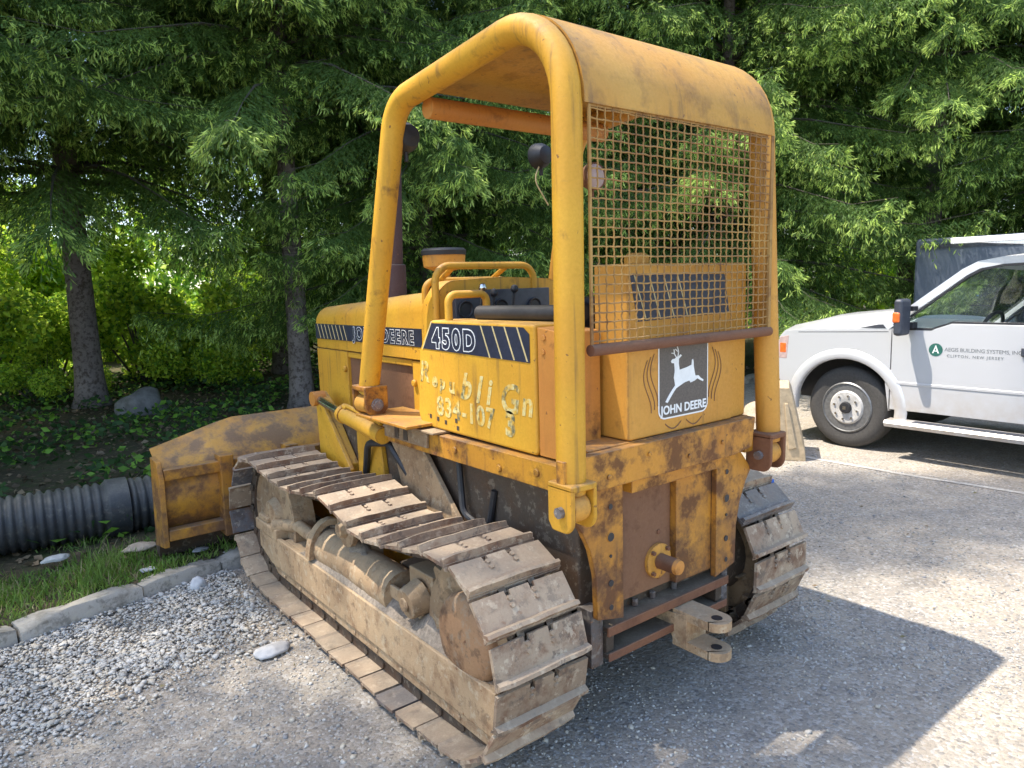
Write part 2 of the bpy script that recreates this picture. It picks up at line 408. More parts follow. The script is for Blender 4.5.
    br.cyl((X(.812), .34, .455), (X(.80), .34, .455), .03, n=8); br.bx(X(.735), X(.752), .40, .98, .40, .455); br.build('roller_bracket', fro, bevel=.008)
    for yy in (.93, ):
        cr = MB().use('mud'); cr.lathe([(.03, X(.60)), (.085, X(.61)), (.085, X(.64)), (.065, X(.65)), (.065, X(.73)), (.085, X(.74)), (.085, X(.765)), (.04, X(.77)), (.03, X(.80))], (0, yy, .60), n=18)
        cr.bx(X(.60), X(.66), yy - .04, yy + .04, .34, .58); cr.build('carrier_roller', dz)
    for k in range(5):
        y = .26 + k * .34
        rl = MB().use('dark'); rl.lathe([(.04, X(.60)), (.09, X(.61)), (.09, X(.64)), (.07, X(.65)), (.07, X(.725)), (.09, X(.735)), (.09, X(.755)), (.035, X(.76)), (.035, X(.774))], (0, y, .155), n=16)
        rl.build('track_roller', dz)
    # packed dirt on the frame
    nx, ny = 9, 60; V = []; F = []
    for j in range(ny):
        for i in range(nx):
            u = i / (nx - 1); v = j / (ny - 1); x = .585 + .205 * u; y = -.10 + 1.55 * v
            hgt = .346 + (.012 + .075 * max(0, mnoise.fractal(Vector((x * 9 + s * 5, y * 6, 1)), 1., 2., 4) + .45) + .10 * math.exp(-((y - .95) / .3) ** 2)) * math.sin(PI * min(1, u * .92 + .08)) ** .8 * min(1, v * 8, (1 - v) * 8)
            V.append((X(x), y, hgt))
    for j in range(ny - 1):
        for i in range(nx - 1):
            a = j * nx + i; F.append((a, a + 1, a + nx + 1, a + nx))
    raw_obj('packed_dirt', raw_mesh('packed_dirt', V, F, ['dirt'], smooth=True), fro)
for s in (-1, 1): build_track(s)

# ---- hull
h = MB().use('dark')
h.prism([(-.22, .42), (-.22, .98), (1.95, .98), (1.95, .36), (1.6, .30), (.1, .30)], -.40, .40)
for sx in (-1, 1): h.cyl((sx * .40, 0, SPZ), (sx * .66, 0, SPZ), .20, n=24)
for sx in (-1, 1): h.bx(sx * .40, sx * .60, .55, .75, .30, .46)
for sx in (-1, 1): h.bx(sx * .40, sx * .60, 1.35, 1.5, .30, .46)
hull = h.build('hull', dz, bevel=.012)
for sx in (-1, 1): t = MB().use('mud'); t.prism([(1.04, .97), (.76, .97), (.40, .62), (.62, .60), (.95, .74)], sx * .43, sx * .455); t.build('brace_plate', dz, bevel=.005)
hs = MB().use('black'); hs.tube(fillet([(-.44, 1.35, .72), (-.47, 1.25, .90), (-.46, 1.05, .93), (-.44, .90, .80)], .08), .018, 8)
hs.build('hydraulic_hose', dz); hs = MB().use('black'); hs.tube(fillet([(-.42, .50, .95), (-.44, .45, .72), (-.42, .30, .66), (-.41, .26, .85)], .06), .014, 8); hs.build('hydraulic_hose', dz)

# ---- deck beams, side panels
for sx in (-1, 1):
    b = MB().use('yellow'); b.prism([(-.33, .962), (-.33, 1.058), (.62, 1.052), (.98, 1.040), (.98, .958), (.60, .958)], sx * .44, sx * .50)
    b.bx(sx * .38, sx * .44, -.3, .98, 1.03, 1.042)
    for yy, zz in ((.40, 1.01), (-.12, 1.015), (.10, .99)): b.cyl((sx * .50, yy, zz), (sx * .508, yy, zz), .016, n=6)
    bo = b.build('deck_beam', dz, 'yellow_rusty', bevel=.005)
    st = MB().use('mud'); st.bx(sx * .44, sx * .53, .52, .98, 1.056, 1.066); st.bx(sx * .502, sx * .515, .60, .98, .985, 1.052); st.build('step_plate', bo, bevel=.003)
    dk = MB().use('dark'); 
    for yy in (.84, .76): dk.bx(sx * .516, sx * .5185, yy, yy + .035, .995, 1.045)
    dk.build('step_slot', bo)
    p = MB().use('yellow'); outline = [(.60, 1.535), (-.09, 1.535), (-.09, 1.07), (-.075, 1.062), (.68, 1.068), (.715, 1.085), (.735, 1.12), (.70, 1.40), (.685, 1.425)]
    p.prism(outline, sx * .30, sx * .47)
    pan = p.build('side_panel', dz, bevel=.012)
    r = MB().use('orange'); r.prism([(-.094, 1.065), (-.094, 1.525), (-.225, 1.51), (-.225, 1.065)], sx * .285, sx * .462)
    for yy, zz in ((-.13, 1.49), (-.125, 1.44)): r.cyl((sx * .462, yy, zz), (sx * .468, yy, zz), .012, n=6)
    r.build('rear_side_panel', dz, bevel=.01)
    if sx < 0: LP = pan
    else: RP = pan
# decal on left and right panels
def side_decal(sx, parent):
    x = sx * .4715
    d = MB().use('navy'); d.prism([(.662, 1.412), (.585, 1.523), (-.03, 1.523), (-.062, 1.50), (-.062, 1.398)], x, x + sx * .0012)
    d.use('decal_line'); d.prism([(.672, 1.410), (.590, 1.531), (.582, 1.531), (.664, 1.410)], x, x + sx * .0016)
    for k in range(4):
        y = .235 - k * .075; d.prism([(y, 1.523), (y - .008, 1.523), (y - .063, 1.402), (y - .055, 1.402)], x, x + sx * .002)
    fm = (lambda xx, y, z: on_left(xx, y, z)) if sx < 0 else (lambda xx, y, z: Matrix(((0, 0, 1, xx), (1, 0, 0, -y + .58), (0, 1, 0, z), (0, 0, 0, 1))))
    d.use('white'); d.mesh(text_mesh('450D', .112, .0080, space=1.36), fm(x + sx * .0022, .582, 1.423))
    d.use('navy'); d.mesh(text_mesh('450D', .112, .0035, space=1.36), fm(x + sx * .0030, .582, 1.423))
    d.build('decal', parent, smooth=20, recalc=True)
side_decal(-1, LP); side_decal(1, RP)
lt = MB().use('letter')
for body, y, z, sz, rot, shr in (('R', .705, 1.270, .125, -.02, .2), ('e', .605, 1.255, .085, -.03, .1), ('p', .545, 1.25, .08, -.03, .1), ('u', .475, 1.24, .09, -.02, .1), ('b', .395, 1.225, .15, 0, .35), ('l', .285, 1.22, .15, 0, .3), ('i', .215, 1.22, .145, 0, .25), ('G', .125, 1.205, .155, -.03, .15), ('n', -.005, 1.205, .13, 0, .15)):
    lt.mesh(text_mesh(body, sz, .0035, shear=shr), on_left(-.4712, y, z, rot))
lt.mesh(text_mesh('834-107', .112, .003, space=1.12), on_left(-.4712, .575, 1.135, -.02))
lt.mesh(text_mesh('3', .125, .006), on_left(-.4712, .095, 1.118, -.02))
lt.use('dark')
for y, z in ((.62, 1.11), (.56, 1.105), (.50, 1.098), (.42, 1.115), (.41, 1.085)): lt.bx(-.4716, -.4706, y, y + .016, z, z + .018)
lt.build('hand_lettering', LP)

# ---- hood
def hood_section(w, z0, z1, r, n=6):
    pts = [(-w, z0)]
    for k in range(n + 1): a = PI - (PI / 2) * k / n; pts.append((-w + r + r * math.cos(a), z1 - r + r * math.sin(a)))
    pts += [(0, z1 + .012)]
    for k in range(n + 1): a = PI / 2 - (PI / 2) * k / n; pts.append((w - r + r * math.cos(a), z1 - r + r * math.sin(a)))
    return pts + [(w, z0)]
hd = MB().use('yellow')
rings = []
for y, z1, w in ((.85, 1.655, .352), (1.2, 1.635, .352), (1.6, 1.605, .35), (2.09, 1.572, .348), (2.13, 1.542, .33)):
    rings.append([Vector((a, y, b)) for a, b in hood_section(w, 1.335, z1, .095)])
hd.ring_loft(rings); hood = hd.build('hood', dz, smooth=50)
sd = MB().use('navy')
sd.prism([(2.09, 1.388), (2.09, 1.476), (.87, 1.482), (.87, 1.396)], -.3545, -.3525)
sd.use('decal_line')
for k in range(8): y = 2.06 - k * .05; sd.prism([(y, 1.474), (y - .007, 1.474), (y - .045, 1.392), (y - .038, 1.392)], -.3555, -.3545)
sd.use('white'); sd.mesh(text_mesh('JOHN DEERE', .090, .0048, space=1.32), on_left(-.3560, 1.585, 1.406))
sd.use('navy'); sd.mesh(text_mesh('JOHN DEERE', .090, .0018, space=1.32), on_left(-.3568, 1.585, 1.406))
sd.build('hood_decal', hood, smooth=20)
en = MB().use('yellow')
for sx in (-1, 1):
    en.prism([(1.70, .99), (1.70, 1.33), (2.11, 1.33), (2.11, .99)], sx * .30, sx * .345)
    en.prism([(.86, .99), (.86, 1.325), (.985, 1.325), (.985, .99)], sx * .30, sx * .345)
    en.prism([(.99, 1.295), (.99, 1.328), (1.695, 1.328), (1.695, 1.295)], sx * .31, sx * .342)
    for yy, zz in ((1.72, 1.23), (.96, 1.22)): en.cyl((sx * .345, yy, zz), (sx * .362, yy, zz), .018, n=8)
en.bx(-.29, .29, 2.04, 2.10, 1.0, 1.33)
en.build('engine_panel', hood, bevel=.006)
ed = MB().use('brown'); ed.bx(-.325, .325, .99, 1.70, .985, 1.294); ed.bx(-.327, -.325, 1.36, 1.38, .99, 1.29); ed.build('engine_door', hood, bevel=.01)
# cowl and dash
cw = MB().use('yellow'); rings = []
for y, z1, w in ((.845, 1.665, .36), (.78, 1.70, .375), (.70, 1.70, .37)):
    rings.append([Vector((a, y, b)) for a, b in hood_section(w, 1.05, z1, .10)])
cw.ring_loft(rings); cowl = cw.build('dash_cowl', dz, smooth=50)
ds = MB().use('plasticgrey'); ds.bx(-.30, .25, .655, .70, 1.45, 1.655)
ds.use('black')
for k in range(5): ds.lathe([(.04, 0), (.04, -.012), (.034, -.012), (.03, -.006)], (-.25 + k * .10, .655, 1.57 - (k % 2) * .05), 'y', 16)
ds.build('instrument_panel', cowl, bevel=.006)
gd = MB().use('yellow')
gd.tube(fillet([(-.375, .70, 1.53), (-.375, .70, 1.765), (.19, .70, 1.765), (.19, .70, 1.50)], .075), .0165, 10)
gd.build('dash_guard_rail', cowl); gd = MB().use('yellow'); gd.tube(fillet([(-.33, .86, 1.60), (-.33, .86, 1.70), (.15, .86, 1.70), (.15, .86, 1.60)], .06), .0165, 10)
for x in (-.27, .03): gd.cyl((x, .70, 1.765), (x + .02, .86, 1.70), .013, n=8)
gd.build('dash_guard_rail', cowl)
g2 = MB().use('yellow'); g2.tube(fillet([(-.44, .50, 1.50), (-.44, .50, 1.64), (-.245, .50, 1.64), (-.245, .50, 1.50)], .035), .0165, 10); g2.build('grab_handle', dz)
for x, y, zz, k in ((-.20, .60, 1.665, 1), (-.13, .61, 1.64, 0), (-.02, .60, 1.655, 0)):
    lv = MB().use('black'); lv.tube([(x, y + .03, 1.45), (x + .01, y, zz)], .007, 8); lv.use('steel' if k else 'black'); lv.lathe([(.005, -.020), (.017, -.010), (.019, 0), (.014, .014), (.004, .019)], (x + .01, y, zz), 'z', 12); lv.build('control_lever', dz)
ar = MB().use('black'); ar.tube([(-.34, .42, 1.562), (-.30, -.16, 1.568)], .030, 12); ar.build('armrest', dz)
se = MB().use('black'); se.bx(-.24, .24, .05, .50, 1.30, 1.42); se.bx(-.24, .24, -.02, .07, 1.38, 1.62); se.build('seat', dz, bevel=.03)
fl = MB().use('dark'); fl.bx(-.42, .42, -.05, .85, 1.045, 1.07); fl.bx(-.25, .25, .02, .5, 1.07, 1.30); fl.build('cab_floor', dz)
# precleaner and exhaust
pc = MB().use('tank'); pc.lathe([(.03, 1.64), (.03, 1.765)], (.0, 1.20, 0), 'z', 14); pc.lathe([(.06, 1.755), (.108, 1.775), (.113, 1.835)], (.0, 1.20, 0), 'z', 26)
pco = pc.build('precleaner_bowl', dz); pl = MB().use('black'); pl.lathe([(.117, 1.835), (.119, 1.858), (.105, 1.870), (.02, 1.875)], (.0, 1.20, 0), 'z', 26); pl.build('lid', pco)
ex = MB().use('exhaust'); ex.tube([(-.10, 1.54, 1.60), (-.10, 1.535, 1.79), (-.10, 1.534, 1.80), (-.10, 1.534, 1.803), (-.10, 1.49, 2.40)], [.055, .055, .052, .039, .036], 20); ex.build('exhaust_stack', dz)

# ---- canopy
for sx in (-1, 1):
    hp = MB().use('yellow' if sx < 0 else 'tank')
    xb, xt = (-.548, -.540) if sx < 0 else (.574, .484)
    path = fillet([(0, -.35, 1.00), (0, -.35, 2.514), (0, .685, 2.424), (0, 1.055, 1.19)], [.27, .17], 10)
    path = path[:1] + [Vector((0, -.35, 1.0 + .25 * k)) for k in range(1, 5)] + path[1:]
    hp.tube([(xb + (xt - xb) * min(1, (p.z - 1.0) / 1.2), p.y, p.z) for p in path], .0485, 20)
    hp.build('canopy_post', dz, 'yellow' if sx < 0 else 'tank')
def roof_profile(off):
    c = fillet([(0, -.35, 1.0), (0, -.35, 2.514), (0, .62, 2.4297)], [.27], 12); c[0] = Vector((0, -.35, 2.212))
    out = []
    for i, p in enumerate(c):
        t = (c[min(i + 1, len(c) - 1)] - c[max(0, i - 1)]).normalized(); n = Vector((0, -t.z, t.y)); 
        out.append(p + n * off)
    return out
ro, ri = roof_profile(.0500), roof_profile(.0435)
rf = MB().use('canopy'); NX = 12   # the sheet follows the hoops
grid = []
for k in range(NX + 1):
    x = -.512 + .992 * k / NX; e = 1 if 0 < k < NX else 0
    grid.append([Vector((x, p.y, p.z)) for p in ro] + [Vector((x, p.y, p.z)) for p in reversed(ri)])
rf.ring_loft(grid); canopy_roof = rf.build('canopy_roof', dz, smooth=50)
cb = MB().use('orange'); cb.tube([(-.50, .50, 2.375), (.47, .50, 2.375)], .042, 16); cb.build('canopy_crossbar', dz)
cs = MB().use('rust'); cs.tube([(-.495, -.392, 1.462), (.495, -.392, 1.462)], .019, 12); cs.build('screen_bar', dz)
# mesh screen
sm = MB().use('wire'); X0, X1, Z0, Z1 = -.488, .486, 1.475, 2.215; nv, nh = 29, 25
rj = random.Random(3)
for k in range(nv):
    x = X0 + (X1 - X0) * k / (nv - 1); P = []
    for q in range(nh * 2 + 1):
        z = Z0 + (Z1 - Z0) * q / (nh * 2); P.append((x + rj.uniform(-.0018, .0018), -.392 + .0016 * math.cos(PI * (q + k)), z))
    sm.tube(P, .0028, 5)
for k in range(nh):
    z = Z0 + (Z1 - Z0) * (k + .5) / nh; P = []
    for q in range(nv * 2 - 1):
        x = X0 + (X1 - X0) * q / (nv * 2 - 2); P.append((x, -.392 + .0016 * math.cos(PI * (q * .5 + k)), z + rj.uniform(-.0018, .0018)))
    sm.tube(P, .0028, 5)
sm.bx(-.49, .49, -.3925, -.388, 2.205, 2.225); sm.bx(.476, .492, -.400, -.388, 1.475, 2.21); sm.bx(-.494, -.484, -.397, -.390, 1.475, 2.21)
sm.build('rear_screen', dz)
# post mounts
def rear_mount(sx):
    x = sx * .548; m = 'yellow' if sx < 0 else 'rust'
    b = MB().use(m); X_ = lambda a: x + sx * a
    # open clamp: thick outer cheek, top cap, inner cheek
    W = .056
    w2 = .016; y0, y1 = -.415, -.295
    cheek = [(y1, 1.035), (y0, 1.035)] + [(y0 + .045 - .045 * math.cos(t), .930 - .05 * math.sin(t)) for t in [PI / 2 * k / 6 for k in range(7)]] + [(y1 - .02, .880), (y1, .91)]
    b.prism(cheek, x - W, x - W + w2); b.prism(cheek, x + W - w2, x + W); b.bx(x - W, x + W, y0, y1, 1.018, 1.042); b.bx(x - W + .003, x + W - .003, -.312, -.297, .90, 1.02)
    o = b.build('post_mount', dz, bevel=.007)
    c = MB().use('tank'); c.lathe([(.012, -.034), (.044, -.034), (.048, -.02), (.048, .02), (.044, .034), (.012, .034)], (x, -.362, .955), 'x', 22); c.build('rubber_bushing', o)
    n = MB().use('shoe_dark'); n.cyl((x - W - .016, -.362, .950), (x + W + .016, -.362, .950), .019, n=8); n.build('bolt', o)
    # gusset to flange
    g = MB().use('plate')
    P = [(sx * .505, .885), (sx * .41, .99), (sx * .27, .99), (sx * .27, .47), (sx * .40, .50), (sx * .405, .66), (sx * .43, .76), (sx * .47, .84)]
    g.prism(P, -.315, -.29, 'y')
    for zz, r in ((.90, .011), (.79, .018), (.62, .012), (.53, .011)): g.lathe([(r, 0), (r, -.003), (r * .6, -.003)], (sx * .335, -.315, zz), 'y', 12)
    go = g.build('flange_plate', dz, bevel=.004)
    hh = MB().use('black')
    for zz, r in ((.90, .010), (.79, .016), (.62, .012), (.53, .010), (.72, .006)): hh = MB().use('black'); hh.lathe([(r, -.0005), (r, -.0035)], (sx * .335, -.315, zz), 'y', 12); hh.build('bolt_hole', go)
for s in (-1, 1): rear_mount(s)
for sx in (-1, 1):
    x = sx * .542; b = MB().use('plate')
    cheek = [(-.06, 1.215), (.06, 1.215), (.06, 1.13)] + [(.06 * math.cos(t), 1.13 - .05 * math.sin(t)) for t in [PI * k / 10 for k in range(1, 10)]] + [(-.06, 1.13)]
    b.prism([(x + q, z) for q, z in cheek], .985, 1.002, 'y'); b.prism([(x + q, z) for q, z in cheek], 1.108, 1.125, 'y'); b.bx(x - .06, x + .06, .985, 1.125, 1.200, 1.224); b.bx(x - .012, x + .06, 1.0, 1.11, 1.10, 1.20)
    o = b.build('post_mount', dz, bevel=.007)
    c = MB().use('tank'); c.cyl((x - .018, 1.004, 1.135), (x - .018, 1.106, 1.135), .042); c.build('rubber_bushing', o)
    n = MB().use('shoe_dark'); n.cyl((x, .968, 1.135), (x, 1.142, 1.135), .020, n=8); n.lathe([(.03, .985), (.03, .978), (.02, .978)], (x, 0, 1.135), 'y', 16); n.build('bolt', o)
    sh = MB().use('yellow'); sh.bx(sx * .34, sx * .60, .62, 1.10, 1.075, 1.089); sh.bx(sx * .34, sx * .37, .9, 1.1, .98, 1.075); sh.build('mount_shelf', dz, 'yellow_rusty', bevel=.004)
# lamps
def lamp(x, y, z, facing, housing, lens):
    b = MB().use(housing); d = facing
    b.lathe([(.012, -.055 * d), (.045, -.045 * d), (.062, -.01 * d), (.066, .02 * d), (.066, .028 * d)], (x, y, z), 'y', 20); b.cyl((x, y, z), (x, y, z - .10), .010, n=8)
    b.use(lens); b.lathe([(.060, .026 * d), (.05, .034 * d), (.01, .038 * d)], (x, y, z), 'y', 20); return b.build('work_lamp', dz)
lamp(-.47, .735, 2.305, 1, 'black', 'lens'); lamp(.45, .93, 2.335, 1, 'black', 'lens'); lamp(.455, .56, 2.18, -1, 'rust', 'lens')
wr = MB().use('decal_line'); wr.tube(fillet([(.45, .92, 2.32), (.40, .93, 2.21), (.47, .90, 2.08)], .08), .004, 6); wr.build('lamp_wire', dz)

# ---- fuel tank and rear
tk = MB().use('tank')
tk.prism([(-.268, -.18), (-.268, -.335), (-.258, -.345), (.318, -.345), (.332, -.336), (.425, -.330), (.445, -.315), (.445, -.18)], 1.125, 1.735, 'z')
tank = tk.build('fuel_tank', dz, bevel=.014)
tp = MB().use('dark'); tp.lathe([(.045, 0), (.045, .03), (.03, .04)], (-.10, -.23, 1.735), 'z', 16); tp.build('filler_cap', tank, 'tank')
stk = MB().use('navy'); stk.prism([(-.262, 1.700), (.262, 1.692), (.295, 1.545), (-.225, 1.537)], -.3468, -.3458, 'y')
stk.use('decal_line')
for k in range(4): x = -.245 + k * .075; stk.prism([(x, 1.699), (x + .005, 1.699), (x + .066, 1.541), (x + .061, 1.541)], -.3482, -.3468, 'y')
stk.build('striped_decal', tank)
ln = MB().use('brown')
for sgn in (-1, 1):
    for q in range(3):
        P = [(.025 + sgn * (.165 + q * .018 + .02 * math.sin(t * 5)), 1.42 - .19 * t - .01 * q) for t in [k / 14 for k in range(15)]]
        for k in range(14):
            (a, b), (c, d) = P[k], P[k + 1]; ln.prism([(a, b), (a + .0035, b), (c + .0035, d), (c, d)], -.3466, -.3456, 'y')
    P = [(.025 + sgn * (.015 + .09 * t), 1.158 - .022 * math.sin(PI * t)) for t in [k / 10 for k in range(11)]]
    for k in range(10):
        (a, b), (c, d) = P[k], P[k + 1]; ln.prism([(a, b), (a, b + .005), (c, d + .005), (c, d)], -.3466, -.3456, 'y')
ln.build('pinstripe', tank)
# emblem plate: leaping deer above lettering
em = MB()
def rrect(x0, x1, z0, z1, r, n=6):
    out = []
    for cx, cz, a0 in ((x0 + r, z0 + r, PI), (x1 - r, z0 + r, 1.5 * PI), (x1 - r, z1 - r, 0), (x0 + r, z1 - r, .5 * PI)):
        for k in range(n + 1): a = a0 + .5 * PI * k / n; out.append((cx + r * math.cos(a), cz + r * math.sin(a)))
    return out
EX0, EX1, EZ0, EZ1 = -.118, .165, 1.178, 1.468
em.use('white'); em.prism(rrect(EX0, EX1, EZ0, EZ1, .035), -.3468, -.3456, 'y')
em.use('plate_grey'); em.prism(rrect(EX0 + .006, EX1 - .006, EZ0 + .006, EZ1 - .006, .030), -.3480, -.3468, 'y')
def dv(u, v):  # zoomed photo px -> plate coords, undoing the perspective skew
    return (EX0 + (EX1 - EX0) * (u - 150) / 385, EZ0 + .29 * (640 - .13 * (u - 150) - v) / 540)
deer = [(240, 240), (252, 226), (270, 222), (282, 210), (298, 206), (312, 192), (322, 200), (310, 212), (300, 222), (299, 255), (305, 298), (330, 290), (360, 280), (398, 263), (402, 228), (410, 222), (415, 240), (416, 272), (424, 315), (430, 338), (455, 336), (470, 352), (495, 366), (492, 378), (466, 368), (446, 357), (425, 372), (392, 386), (382, 372), (345, 384), (305, 408), (280, 424), (262, 448), (240, 482), (215, 522), (199, 516), (222, 474), (250, 432), (272, 404), (262, 352), (269, 305), (264, 254), (246, 253)]
em.use('white'); em.prism([dv(*p) for p in deer], -.3492, -.3480, 'y')
for a, b, w in (((280, 212), (262, 186), 6), ((262, 186), (243, 186), 5), ((266, 190), (262, 160), 5), ((292, 208), (298, 172), 6), ((298, 175), (286, 135), 5), ((297, 178), (272, 158), 5)):
    d = Vector((b[0] - a[0], b[1] - a[1])).normalized(); nx_, ny_ = -d.y * w / 2, d.x * w / 2
    em.prism([dv(a[0] + nx_, a[1] + ny_), dv(b[0] + nx_, b[1] + ny_), dv(b[0] - nx_, b[1] - ny_), dv(a[0] - nx_, a[1] - ny_)], -.3496, -.3480, 'y')
em.mesh(text_mesh('JOHN DEERE', .0445, .0012, space=1.02, align='CENTER'), on_rear(.0235, -.3484, 1.196))
em.build('emblem_plate', tank, smooth=20)
cp = MB().use('plate'); cp.prism([(-.60, .992), (-.60, 1.115), (.44, 1.12), (.42, 1.0), (.30, .985)], -.375, -.335, 'y')
for x, z in ((-.40, 1.03), (-.20, 1.075), (.02, 1.03), (.22, 1.05)): cp.cyl((x, -.375, z), (x, -.383, z), .010, n=6)
cp.bx(-.46, .44, -.34, -.05, 1.09, 1.122); cp.build('rear_crossplate', dz, bevel=.006)
tc = MB().use('brown'); tc.bx(-.27, .05, -.262, -.20, .50, .99); tc.use('plate'); tc.bx(.052, .27, -.290, -.20, .50, .99); tc.bx(-.24, .26, -.33, -.262, .93, .985)
for x, z in ((-.24, .93), (-.24, .72), (-.24, .55), (-.02, .93), (-.02, .72), (-.02, .54)): tc.use('rust'); tc.cyl((x, -.262, z), (x, -.268, z), .011, n=6)
tco = tc.build('transmission_cover', dz, bevel=.012)
pt = MB().use('tank'); pt.lathe([(.068, -.262), (.068, -.276), (.05, -.280)], (-.03, 0, .61), 'y', 22); pt.use('rust'); pt.lathe([(.03, -.27), (.03, -.36)], (-.03, 0, .61), 'y', 16)
pt.use('orange'); pt.lathe([(.03, -.36), (.027, -.375), (.01, -.378)], (-.03, 0, .61), 'y', 16)
for k in range(4): a = PI / 4 + k * PI / 2; pt.use('rust'); pt.cyl((-.03 + .058 * math.cos(a), -.278, .61 + .058 * math.sin(a)), (-.03 + .058 * math.cos(a), -.29, .61 + .058 * math.sin(a)), .009, n=6)
pt.build('power_shaft', tco)
df = MB().use('dark'); df.bx(-.34, .36, -.30, -.12, .425, .447); df.bx(-.34, .36, -.30, -.12, .325, .345); df.bx(-.34, -.30, -.295, -.13, .347, .423); df.bx(.30, .34, -.295, -.13, .347, .423)
df.use('rust'); df.bx(-.345, .365, -.312, -.302, .415, .452); df.bx(-.34, .36, -.31, -.302, .318, .35)
for x in (-.13, -.03, .10): df.use('shoe_dark'); df.cyl((x, -.24, .447), (x, -.24, .475), .014, n=6)
df.bx(-.40, -.34, -.28, -.10, .30, .52); df.bx(.36, .40, -.28, -.10, .30, .52)
dfo = df.build('drawbar_frame', dz, bevel=.004)
def tine(mb, z0, z1):
    P = [(.02, -.30), (.02, -.47)]
    n = 10
    for k in range(n + 1): a = PI + PI * k / n; P.append((.075 + .055 * math.cos(a), -.465 + .055 * math.sin(a)))
    P += [(.13, -.30)]
    # ring with a pin hole: loft outer polygon to the hole
    hole = [(.075 + .020 * math.cos(2 * PI * k / 14), -.49 + .020 * math.sin(2 * PI * k / 14)) for k in range(14)]
    mb.prism(P, z0, z1, 'z')
cl = MB().use('mud'); tine(cl, .378, .412); tine(cl, .262, .296); cl.use('rust'); cl.prism([(-.37, .266), (-.37, .408), (-.33, .40), (-.27, .392), (-.05, .392), (-.05, .348), (-.26, .345), (-.30, .30), (-.32, .266)], .015, .135)
clo = cl.build('hitch_clevis', dz, 'mud', bevel=.010)
for z in (.4125, .2965): hl = MB().use('black'); hl.lathe([(.021, z), (.021, z + .0008)], (.075, -.465, 0), 'z', 16); hl.build('pin_hole', clo)
# ---- blade and lift gear
bl = MB().use('blade'); NXB = 24
def blade_profile(top): # (y, z) of the rear face, bottom to top
    P = [(2.66, .17), (2.52, .28), (2.46, .42), (2.45, .54), (2.50, .67), (2.60, .78), (2.72, .87)]
    return [(y, min(z, top)) if z <= top else (y, z) for y, z in P if z <= top + .12]
rings = []
for k in range(NXB + 1):
    x = -1.19 + 2.38 * k / NXB; ax = abs(x); cut = 0 if ax < .72 else (ax - .72) / (1.19 - .72)
    ring = []
    for y, z in [(2.66, .19), (2.52, .29), (2.46, .42), (2.45, .54), (2.50, .67), (2.60, .78), (2.72, .87)]:
        f = 1 - .20 * cut if z > .5 else 1
        ring.append(Vector((x, y + (.02 * cut if z > .7 else 0), .19 + (z - .19) * f)))
    ring += [Vector((p.x, p.y + .022, p.z + .004)) for p in reversed(ring)]
    rings.append(ring)
bl.ring_loft(rings); blade = bl.build('blade', dz, smooth=50)
for sx in (-1, 1):
    e = MB().use('mud'); e.prism([(2.43, .20), (2.41, .62), (2.46, .712), (2.60, .72), (2.66, .16)], sx * 1.192, sx * 1.222); e.build('end_plate', blade, 'blade', bevel=.004)
for sx in (-1, 1):
    for x in (.83, .42): rb = MB().use('blade'); rb.prism([(2.40, .20), (2.40, .70), (2.52, .70), (2.48, .54), (2.50, .36), (2.62, .20)], sx * (x - .03), sx * (x + .05)); rb.build('blade_rib', blade, bevel=.006)
for z0, z1 in ((.60, .665), (.235, .30)): rl = MB().use('blade'); rl.bx(-1.19, 1.19, 2.425, 2.50, z0, z1); rl.build('blade_rail', blade, bevel=.006)
ce = MB().use('dark'); ce.prism([(2.60, .10), (2.56, .22), (2.585, .23), (2.69, .18), (2.66, .10)], -1.22, 1.22); ce.build('cutting_edge', blade)
for sx in (-1, 1):
    a = MB().use('yellow'); a.prism([(2.46, .36), (2.46, .56), (.62, .42), (.62, .30)], sx * .405, sx * .475); a.build('push_arm', dz, 'yellow_rusty', bevel=.01)
    u = MB().use('yellow'); u.prism([(1.93, 1.07), (1.87, 1.10), (1.80, 1.06), (1.50, .74), (1.50, .50), (1.90, .50)], sx * .405, sx * .45); u.prism([(1.88, 1.06), (1.82, 1.08), (1.46, .72), (1.47, .55), (1.50, .55), (1.53, .72)], sx * .45, sx * .475)
    u.prism([(1.46, .50), (1.46, .93), (1.20, .93), (1.16, .70), (1.20, .50)], sx * .40, sx * .43)
    u.build('lift_lever', dz, bevel=.006)
    c = MB().use('yellow'); c.cyl((sx * .472, 1.51, 1.015), (sx * .50, 1.02, .975), .042, n=18); c.cyl((sx * .472, 1.525, 1.017), (sx * .473, 1.49, 1.013), .048, n=18)
    c.cyl((sx * .474, 1.50, 1.058), (sx * .474, 1.45, 1.053), .018, n=10); c.tube([(sx * .475, 1.47, 1.066), (sx * .49, 1.05, 1.03)], .012, 8)
    co = c.build('lift_cylinder', dz)
    r = MB().use('steel'); r.cyl((sx * .466, 1.84, 1.058), (sx * .472, 1.51, 1.015), .023, n=14); r.use('orange'); r.cyl((sx * .43, 1.86, 1.062), (sx * .50, 1.86, 1.062), .042, n=14); r.build('rod', co)
